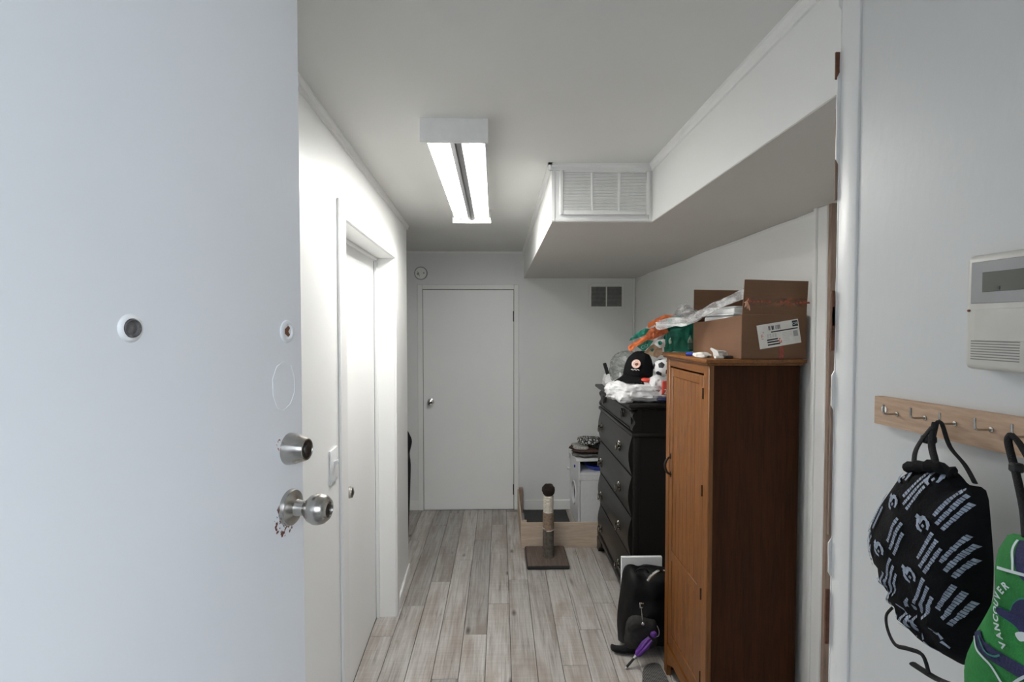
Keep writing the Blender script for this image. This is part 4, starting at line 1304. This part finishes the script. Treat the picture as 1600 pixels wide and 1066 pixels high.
# clothes piled on top
TZC = H_
cl = [('grey_scarf', 'charcoal_knit', (.13, .13, .13), (.125, .13), (.135, .12, .018), .016, 'crumpled grey scarf, lowest of the clothes on the white cabinet'),
      ('brown_sweater', 'brown_knit', (.085, .045, .035), (.10, .12), (.130, .11, .014), .056, 'brown garment in the middle of the clothes pile on the cabinet'),
      ('black_shirt', 'black_knit', (.012, .012, .012), (.20, .12), (.075, .10, .016), .082, 'black garment at the right of the clothes pile on the cabinet'),
      ('white_shirt', 'white_knit', (.40, .39, .37), (.040, .11), (.060, .09, .014), .080, 'pale shirt folded at the left of the clothes pile on the cabinet')]
for nm, mn, c, (ux, uy), r, zz, lbl in cl:
    q = Vector(cw(ux, uy, TZC + zz))
    build(MB().blob(q, r, .25, 14, zz * 50, 36, 18, .8, .16, flat_z=TZC + .001), nm, plain(mn, c, .95, 0, .4, 60, .6, 300), label=lbl, cat='clothing', smooth=60)
q = Vector(cw(.125, .12, TZC + .124))
build(MB().blob(q, (.090, .085, .030), .22, 16, 4.2, 40, 22, .85, .14), 'patterned_scarf', M['pattern'], label='black and white patterned scarf on top of the clothes pile', cat='clothing', smooth=60)

# black soft case round the left corner
gc = [(-.86, .012), (-.70, .012), (-.682, .10), (-.668, .35), (-.660, .55), (-.655, .72), (-.662, .80), (-.646, .88), (-.660, .93), (-.700, .985), (-.80, .995), (-.86, .96), (-.90, .6), (-.90, .2)]
build(MB().cushion(smooth_pts(gc, 3), .055, lambda u, v, q: (u + .022, 3.60 - q, v), 6, .25, 9, 2), 'soft_case', M['black_nylon'], label='black soft case standing round the left wall corner', cat='case', smooth=60)

# ------------------------------------------------------------------ backpack, umbrella, board, mesh mat
bp = thing('backpack', 'black backpack on the floor between wardrobe and dresser', 'backpack', (.74, 2.64, 0))
body = smooth_pts([(.640, .012), (.76, .006), (.93, .008), (.965, .10), (.96, .30), (.90, .405), (.80, .425), (.745, .418), (.690, .435), (.655, .40), (.636, .30), (.620, .17), (.622, .07)], 3)
build(MB().cushion(body, .105, lambda u, v, q: (u, 2.665 - q, v), 8, .12, 12, 1, power=3.2), 'body', M['black_nylon'], bp, smooth=60)
pk_ = smooth_pts([(.640, .05), (.72, .035), (.80, .05), (.805, .14), (.79, .205), (.72, .222), (.655, .20), (.638, .13)], 3)
build(MB().cushion(pk_, .045, lambda u, v, q: (u, 2.570 - q, v), 6, .12, 18, 4), 'front_pocket', M['grey_cloth'], bp, smooth=60)
fd_ = smooth_pts([(.648, .150), (.73, .190), (.735, .205), (.655, .205)], 3)
build(MB().cushion(fd_, .012, lambda u, v, q: (u, 2.530 - q, v), 4, .1, 30, 3), 'pocket_flap', M['grey_cloth'], bp, smooth=60)
build(MB().tube(smooth_pts([(.70, 2.60, .425), (.715, 2.585, .450), (.745, 2.58, .452), (.765, 2.60, .42)], 5, False), .007, 8, flat=.5), 'haul_loop', M['webbing'], bp)
build(MB().tube(smooth_pts([(.75, 2.56, .40), (.775, 2.55, .435), (.81, 2.545, .456), (.85, 2.56, .440), (.87, 2.58, .40)], 5, False), .008, 8), 'frame_loop', M['chrome'], bp, label='pale shiny loop at the top')
bk = MB().box(.706, .714, 2.546, 2.551, .262, .292, .001).box(.714, .728, 2.546, 2.551, .284, .290, .001).box(.714, .722, 2.546, 2.551, .262, .268, .001)
build(bk, 'buckle', M['chrome'], bp, label='small pale buckle')
build(MB().tube([(.716, 2.548, .262), (.717, 2.528, .205)], .0016, 6).lathe([(.0085, 0), (.0085, .004), (.005, .006), (.004, .003)], (.716, 2.520, .200), (0, -1, 0), 16), 'zip_pull', M['chrome'], bp)
stp = smooth_pts([(.74, 2.585, .030), (.68, 2.575, .018), (.62, 2.585, .014), (.585, 2.605, .016), (.578, 2.600, .030), (.600, 2.580, .036), (.66, 2.572, .040), (.72, 2.575, .050)], 6, False)
build(MB().tube(stp, .014, 8, flat=.45), 'shoulder_strap', M['webbing'], bp, label='black webbing strap lying on the floor')

um = thing('umbrella', 'folded purple umbrella lying against the black backpack', 'umbrella', (.66, 2.49, 0))
ua, ub = Vector((.6195, 2.470, .0075)), Vector((.748, 2.500, .130))
ud = (ub - ua)
build(MB().tube([ua, ua + ud * .34], [.0062, .0055], 10), 'handle', M['rubber'], um, label='black handle')
build(MB().tube([ua - ud * .01, ua + ud * .03], .0068, 10), 'end_cap', M['chrome'], um)
build(MB().tube([ua + ud * .33, ua + ud * .42], [.008, .010], 12), 'ferrule', M['chrome'], um, label='shiny metal collar')
side = ud.cross(Vector((0, 0, 1))).normalized()
for k in range(5):
    aa = 2 * math.pi * k / 5
    off = side * math.cos(aa) * .009 + side.cross(ud).normalized() * math.sin(aa) * .009
    build(MB().tube([ua + ud * .41, ua + ud * .50 + off, ua + ud * .8 + off * 1.5, ua + ud * 1.02 + off * 1.3], [.005, .009, .010, .004], 10), 'canopy_fold', M['purple'], um, smooth=60)
build(MB().blob((.765, 2.500, .155), (.017, .014, .016), .15, 50, 1, 20, 14), 'canopy_tip', M['purple'], um)
build(MB().tube(smooth_pts([(.765, 2.494, .150), (.785, 2.490, .152), (.790, 2.490, .175), (.782, 2.498, .20)], 4, False), .0022, 6), 'wrist_cord', plain('grey_cord', (.22, .2, .26), .6), um)

build(MB().box(.672, .90, 2.795, 2.815, .001, .412, .002), 'foam_board', M['white_plastic'], label='white board standing between the backpack and the dresser', cat='board')
mm = smooth_pts([(.655, 2.02), (.660, 2.30), (.682, 2.40), (.700, 2.455), (.728, 2.490), (.758, 2.505), (.790, 2.500), (.800, 2.46), (.800, 2.2), (.800, 2.02)], 3)
build(MB().prism(mm, .0006, .006, lambda u, v, a: (u, v, a)), 'mesh_mat', M['mesh'], label='black mesh mat on the floor by the wardrobe foot', cat='mat', smooth=0)

# ------------------------------------------------------------------ keypad on the near wall
kp = thing('alarm_keypad', 'cream wall keypad with a grey display, above the coat rail', 'keypad', (.53, .485, 1.65))
KY0, KY1, KZ0, KZ1 = .410, .562, 1.652, 1.777
build(MB().box(.519, .5398, KY0, KY1, KZ0, KZ1, .006, 3), 'housing', M['cream_plastic'], kp)
build(MB().box(.5178, .5192, KY0 + .008, KY1 - .008, 1.724, 1.769, .0006), 'bezel', M['bezel'], kp)
build(MB().box(.5170, .5182, KY0 + .022, KY1 - .022, 1.736, 1.757, .0003), 'display', M['lcd'], kp)
build(MB().box(.5166, .51705, .520, .5225, 1.7375, 1.7410), 'display_mark', M['ink'], kp, smooth=0)
build(MB().box(.5183, .5191, KY0 + .010, KY1 - .013, 1.684, 1.718, .0003), 'door_flap', M['cream_plastic'], kp)
gs = MB()
for k in range(8):
    z = 1.663 + .0028 * k
    gs.box(.5186, .5193, .500, .553, z, z + .0011)
build(gs, 'speaker_slots', plain('slot_shadow', (.26, .25, .235), .7), kp, smooth=0, kind='stuff')
build(MB().blob((.5189, .5565, 1.7165), (.0015, .0020, .0014), 0, 1, 0, 10, 8), 'indicator_light', M['torn_wood'], kp)

# ------------------------------------------------------------------ coat rail and what hangs on it
cr = thing('coat_rail', 'pale pine board with small metal hooks on the right wall', 'coat rail', (.534, .55, 1.56))
build(MB().prism([(.400, 1.5680), (.708, 1.5625), (.708, 1.6010), (.400, 1.6090)], .528, .5398, lambda u, v, a: (a, u, v)), 'board', M['rail_pine'], cr, smooth=0)
HK = [(.667, 1.582), (.622, 1.585), (.580, 1.586), (.536, 1.588), (.496, 1.589), (.455, 1.590)]
for y, z in HK:
    hp = [(.5282, y, z), (.522, y, z), (.5135, y, z), (.5105, y, z + .001), (.5095, y, z + .004), (.5095, y, z + .013)]
    build(MB().tube(hp, .0013, 8).lathe([(.003, 0), (.003, .001), (.0013, .0015)], (.528, y, z), (-1, 0, 0), 12), 'hook', M['nickel'], cr)
build(MB().lathe([(.0052, 0), (.0050, .0012), (.003, .0014), (.0028, .0004), (.001, .0004)], (.528, .689, 1.585), (-1, 0, 0), 20), 'screw', M['chrome'], cr, label='round screw head')

# black drawstring bag
kb_ = thing('drawstring_bag', 'black drawstring bag with pale printed text blocks, hanging from the coat rail', 'bag', (.49, .56, 1.34))
BXC = .483
out = [(.579, 1.534), (.556, 1.541), (.532, 1.546), (.521, 1.542), (.512, 1.536), (.494, 1.536), (.488, 1.505), (.484, 1.46), (.486, 1.42), (.500, 1.366), (.510, 1.348), (.527, 1.343), (.560, 1.340), (.584, 1.352), (.600, 1.368), (.618, 1.392), (.636, 1.412), (.638, 1.435), (.624, 1.470), (.603, 1.505), (.588, 1.528)]
outl = smooth_pts(out, 3)
cyb = sum(p[0] for p in outl) / len(outl)
czb = sum(p[1] for p in outl) / len(outl)
def bag_f(u, v, q):
    fold = 0.
    if v < 1.41:
        fold = .004 * math.sin((v * 1.0 + u * .55) * 260) * min(1, (1.41 - v) / .02)
    return (BXC - q - (fold if q > .004 else 0), u, v)
BD = .038
build(MB().cushion(outl, BD, bag_f, 9, .10, 25, 2, back=.45), 'body', M['black_cloth'], kb_, smooth=60)
# gathered neck
build(MB().tube(smooth_pts([(BXC - .010, .580, 1.535), (BXC - .014, .555, 1.5435), (BXC - .014, .535, 1.548), (BXC - .008, .520, 1.545)], 4, False), [.006 + .0016 * math.sin(i * 2.4) for i in range(13)], 10), 'gathered_neck', M['black_cloth'], kb_, smooth=60)
kz = Vector((.5100, .580, 1.5905))
def strap(mbpts, r, name, flat=.4):
    build(MB().tube(smooth_pts(mbpts, 5, False), r, 8, flat=flat), name, M['webbing'], kb_, smooth=60)
strap([(.500, .5795, 1.582), (.492, .584, 1.566), (.484, .583, 1.552), (.478, .577, 1.538)], .0050, 'strap')
strap([(.503, .578, 1.588), (.492, .570, 1.566), (.484, .556, 1.551), (.476, .543, 1.540)], .0036, 'strap')
strap([(.5105, .584, 1.5865), (.508, .579, 1.5895), (.506, .572, 1.586), (.501, .556, 1.565), (.494, .530, 1.552), (.482, .505, 1.540)], .0026, 'strap')
build(MB().box(.492, .506, .5765, .5875, 1.563, 1.572, .002), 'strap_slider', M['rubber'], kb_)
strap([(.478, .604, 1.356), (.472, .606, 1.345), (.468, .598, 1.332), (.465, .582, 1.324), (.464, .562, 1.332), (.466, .545, 1.336), (.466, .536, 1.322)], .0024, 'cord', .6)
strap([(.468, .560, 1.316), (.468, .548, 1.3175), (.468, .528, 1.321), (.470, .505, 1.328)], .0045, 'cord_tab', .5)
# printed blocks: lines of small strokes and round emblems, following the bulge
def dist_q(u, v):
    """height of the inflated front at (u, v)"""
    best = 0
    a = math.atan2(v - czb, u - cyb)
    n = len(outl)
    for i in range(n):
        p, q = outl[i], outl[(i + 1) % n]
        a0 = math.atan2(p[1] - czb, p[0] - cyb) - a
        a1 = math.atan2(q[1] - czb, q[0] - cyb) - a
        a0 = (a0 + math.pi) % (2 * math.pi) - math.pi
        a1 = (a1 + math.pi) % (2 * math.pi) - math.pi
        if a0 * a1 <= 0 and abs(a0 - a1) < 1.5:
            t = a0 / (a0 - a1) if a0 != a1 else 0
            r_ = math.hypot(p[0] + (q[0] - p[0]) * t - cyb, p[1] + (q[1] - p[1]) * t - czb)
            k = math.hypot(u - cyb, v - czb) / r_
            if k > .985:
                return None
            best = BD * (1 - k ** 2.2) ** .5 * (1 + .2 * noise.noise(Vector((u * 25 + 2, v * 25, 7.2))))
            break
    return best
def on_bag(u, v, off=.0022):
    q = dist_q(u, v)
    if q is None:
        return None
    p = bag_f(u, v, q)
    return (p[0] - off, p[1], p[2])
pr = MB()
def bag_quad(c, du, dv, w_, h_):
    pts = []
    for a, b in ((-1, -1), (1, -1), (1, 1), (-1, 1)):
        pts.append(on_bag(c[0] + du[0] * a * w_ + dv[0] * b * h_, c[1] + du[1] * a * w_ + dv[1] * b * h_))
    if None in pts:
        return
    pr.raw(pts, [(0, 1, 2, 3)])
rnd = random.Random(5)
# text runs up to the right in the picture (towards smaller y, larger z)
A_ = R(66)
du = (-math.cos(A_) , math.sin(A_))
dv = (math.sin(A_), math.cos(A_))
BL = [(.548, 1.518), (.506, 1.512), (.606, 1.474), (.560, 1.462), (.519, 1.461), (.616, 1.424), (.570, 1.410), (.526, 1.408), (.495, 1.468), (.500, 1.416), (.548, 1.376), (.590, 1.384)]
for (cy_, cz_) in BL:
    for li, (sh, ln) in enumerate(((.0065, .018), (0., .0195), (-.0065, .0165))):
        t = -ln
        while t < ln:
            wl = rnd.uniform(.0020, .0042)
            cu_ = t + wl / 2 + (.004 * (1 - li))
            bag_quad((cy_ + du[0] * cu_ + dv[0] * sh, cz_ + du[1] * cu_ + dv[1] * sh), du, dv, wl * .40, .0019 * rnd.uniform(.75, 1.1))
            t += wl
def emblem(cy_, cz_, s=1.):
    for k in range(9):
        a = 2 * math.pi * k / 11 - 1.3
        rr = .0072 * s
        bag_quad((cy_ + rr * math.cos(a), cz_ + rr * math.sin(a)), (-math.sin(a), math.cos(a)), (math.cos(a), math.sin(a)), .0026 * s, .0014 * s * (1 + .5 * (k % 2)))
    bag_quad((cy_ + .004 * s, cz_ + .003 * s), du, dv, .0035 * s, .0028 * s)
    bag_quad((cy_ + .0075 * s, cz_ + .0055 * s), dv, du, .0030 * s, .0024 * s)
    bag_quad((cy_ - .001, cz_ - .0015 * s), du, dv, .0016 * s, .0016 * s)
for p in ((.572, 1.497), (.528, 1.489), (.584, 1.437), (.540, 1.428), (.628, 1.448), (.534, 1.537), (.575, 1.527)):
    emblem(p[0], p[1], .95)
for p in ((.600, 1.392), (.560, 1.382), (.605, 1.377), (.575, 1.365), (.520, 1.378), (.545, 1.362)):
    for k in range(4):
        bag_quad((p[0] - .006 * k, p[1] - .0035 * k + .002 * (k % 2)), (-.85, -.5), (-.5, .85), .0034, .0014)
build(pr, 'printed_lettering', M['bag_print'], kb_, smooth=0, kind='stuff', label='pale blue printed text blocks and emblems')

# green and navy bag, nearest the camera, cut by the frame
gk = thing('green_bag', 'green and navy bag with white lettering at the right end of the coat rail', 'bag', (.47, .42, 1.34))
GXC = .457
go = [(.4365, 1.515), (.415, 1.521), (.385, 1.524), (.355, 1.52), (.335, 1.49), (.325, 1.42), (.33, 1.36), (.36, 1.33), (.41, 1.318), (.445, 1.325), (.468, 1.345), (.470, 1.378), (.462, 1.405), (.458, 1.418), (.449, 1.438), (.440, 1.462), (.437, 1.488)]
gol = smooth_pts([(p[0] * 1.022, 1.7 + (p[1] - 1.7) * 1.02) for p in go], 3)
GD = .022
gf = lambda u, v, q: (GXC - q, u, v)
build(MB().cushion(gol, GD, gf, 8, .10, 22, 4, back=.5), 'body', M['green_cloth'], gk, smooth=60)
gcy = sum(p[0] for p in gol) / len(gol)
gcz = sum(p[1] for p in gol) / len(gol)
def gq(u, v):
    a = math.atan2(v - gcz, u - gcy)
    n = len(gol)
    for i in range(n):
        p, q = gol[i], gol[(i + 1) % n]
        a0 = (math.atan2(p[1] - gcz, p[0] - gcy) - a + math.pi) % (2 * math.pi) - math.pi
        a1 = (math.atan2(q[1] - gcz, q[0] - gcy) - a + math.pi) % (2 * math.pi) - math.pi
        if a0 * a1 <= 0 and abs(a0 - a1) < 1.5:
            t = a0 / (a0 - a1) if a0 != a1 else 0
            r_ = math.hypot(p[0] + (q[0] - p[0]) * t - gcy, p[1] + (q[1] - p[1]) * t - gcz)
            k = min(.985, math.hypot(u - gcy, v - gcz) / r_)
            return GD * (1 - k ** 2.2) ** .5 * (1 + .2 * noise.noise(Vector((u * 22 + 4, v * 22, 13.4))))
    return GD
def on_g(u, v, off=.0015):
    return (GXC - gq(u, v) - off, u, v)
def g_band(pts, wd_, mat, name, off=.0015, label=None):
    P_ = smooth_pts(pts, 6, False)
    mb = MB()
    vs, fs = [], []
    for i, p in enumerate(P_):
        a = P_[min(i + 1, len(P_) - 1)]
        b = P_[max(i - 1, 0)]
        t = Vector((a[0] - b[0], a[1] - b[1])).normalized()
        nrm = Vector((-t.y, t.x))
        for s in (-1, -.33, .33, 1):
            vs.append(on_g(p[0] + nrm.x * wd_ * s, p[1] + nrm.y * wd_ * s, off))
    for i in range(len(P_) - 1):
        for k in range(3):
            fs.append((i * 4 + k, i * 4 + k + 1, i * 4 + 5 + k, i * 4 + 4 + k))
    return build(mb.raw(vs, fs), name, mat, gk, smooth=60, label=label)
g_band([(.4215, 1.516), (.418, 1.504), (.412, 1.495), (.398, 1.492)], .0075, M['navy_cloth'], 'navy_panel', .0012)
g_band([(.410, 1.518), (.402, 1.509), (.385, 1.506)], .007, M['navy_cloth'], 'navy_panel', .0012)
g_band([(.4295, 1.514), (.4285, 1.506), (.424, 1.497), (.421, 1.489)], .0010, M['white_print'], 'white_stripe', .0022)
g_band([(.4135, 1.5165), (.411, 1.510), (.405, 1.502), (.395, 1.498)], .0009, M['white_print'], 'white_stripe', .0022)
g_band([(.4355, 1.487), (.425, 1.489), (.410, 1.492), (.390, 1.495)], .0012, M['white_print'], 'white_stripe', .0022)
g_band([(.457, 1.417), (.449, 1.409), (.438, 1.408), (.424, 1.409), (.400, 1.412)], .0065, M['navy_cloth'], 'navy_panel', .0012)
g_band([(.459, 1.411), (.453, 1.403), (.444, 1.400), (.436, 1.397), (.424, 1.386), (.405, 1.372)], .0011, M['white_print'], 'white_stripe', .0022)
g_band([(.452, 1.416), (.443, 1.407), (.434, 1.408), (.428, 1.413)], .0008, M['teal'], 'green_stripe', .0024)
g_band([(.440, 1.372), (.427, 1.380), (.415, 1.398), (.405, 1.410)], .0011, M['white_print'], 'white_stripe', .0024)
g_band([(.430, 1.366), (.415, 1.376), (.395, 1.392)], .0075, M['navy_cloth'], 'navy_panel', .0014)
# arched lettering
ARC = (.3890, 1.450)
word = 'VANCOUVER'
lt = MB()
for i, ch in enumerate(word):
    a = R(216 - 9 * i)         # round the left side of the emblem, read upwards
    def place(u, v, a=a):
        rr = .0415 + v
        aa = a - u / .044
        # picture left is +y
        return on_g(ARC[0] - rr * math.cos(aa), ARC[1] + rr * math.sin(aa), .0026)
    m_ = text_mb(ch, .0080, place, offset=.0003)
    lt.raw(m_.v, m_.f)
build(lt, 'lettering', M['white_print'], gk, smooth=0, kind='stuff', label='white arched lettering')
# second, cut-off word near the bottom
lt2 = MB()
for i, ch in enumerate('VANCOUVER'):
    a = R(150 - 10 * i)
    def place2(u, v, a=a):
        rr = .040 + v
        aa = a - u / .042
        return on_g(.421 - rr * math.cos(aa), 1.334 + rr * math.sin(aa), .0026)
    m_ = text_mb(ch, .0115, place2, offset=.0003)
    lt2.raw(m_.v, m_.f)
build(lt2, 'lettering', M['white_print'], gk, smooth=0, kind='stuff', label='white arched lettering cut off by the frame')
def g_poly(pts, mat, name, off, label=None):
    P_ = smooth_pts(pts, 4)
    cy_ = sum(p[0] for p in P_) / len(P_); cz_ = sum(p[1] for p in P_) / len(P_)
    vs = [on_g(cy_, cz_, off)]
    R_ = 4
    for k in range(1, R_ + 1):
        for p in P_:
            vs.append(on_g(cy_ + (p[0] - cy_) * k / R_, cz_ + (p[1] - cz_) * k / R_, off))
    n = len(P_)
    fs = [(0, 1 + i, 1 + (i + 1) % n) for i in range(n)]
    for k in range(R_ - 1):
        fs += [(1 + k * n + i, 1 + (k + 1) * n + i, 1 + (k + 1) * n + (i + 1) % n, 1 + k * n + (i + 1) % n) for i in range(n)]
    return build(MB().raw(vs, fs), name, mat, gk, smooth=60, label=label)
em = [(.4315, 1.453), (.426, 1.4555), (.420, 1.456), (.417, 1.464), (.410, 1.472), (.400, 1.474), (.385, 1.472), (.375, 1.46), (.376, 1.44), (.39, 1.434), (.405, 1.438), (.414, 1.446), (.424, 1.448), (.431, 1.449)]
g_poly([((p[0] - .405) * 1.07 + .405, (p[1] - 1.455) * 1.09 + 1.455) for p in em], M['teal'], 'emblem_border', .0022)
g_poly(em, M['navy_cloth'], 'emblem', .0030, 'dark blue emblem with a pale patch')
g_poly([(.414, 1.441), (.407, 1.446), (.400, 1.444), (.405, 1.440), (.410, 1.437)], M['white_print'], 'emblem_patch', .0036)
for pts in ([(.5092, .4965, 1.592), (.500, .490, 1.585), (.488, .470, 1.56), (.470, .445, 1.535), (.455, .428, 1.517)],
            [(.5092, .4965, 1.592), (.500, .478, 1.585), (.480, .44, 1.56), (.455, .40, 1.522)]):
    build(MB().tube(smooth_pts(pts, 5, False), .0032, 8, flat=.5), 'strap', M['webbing'], gk, smooth=60)
build(MB().box(.487, .497, .4685, .4785, 1.560, 1.569, .002), 'strap_slider', M['rubber'], gk)
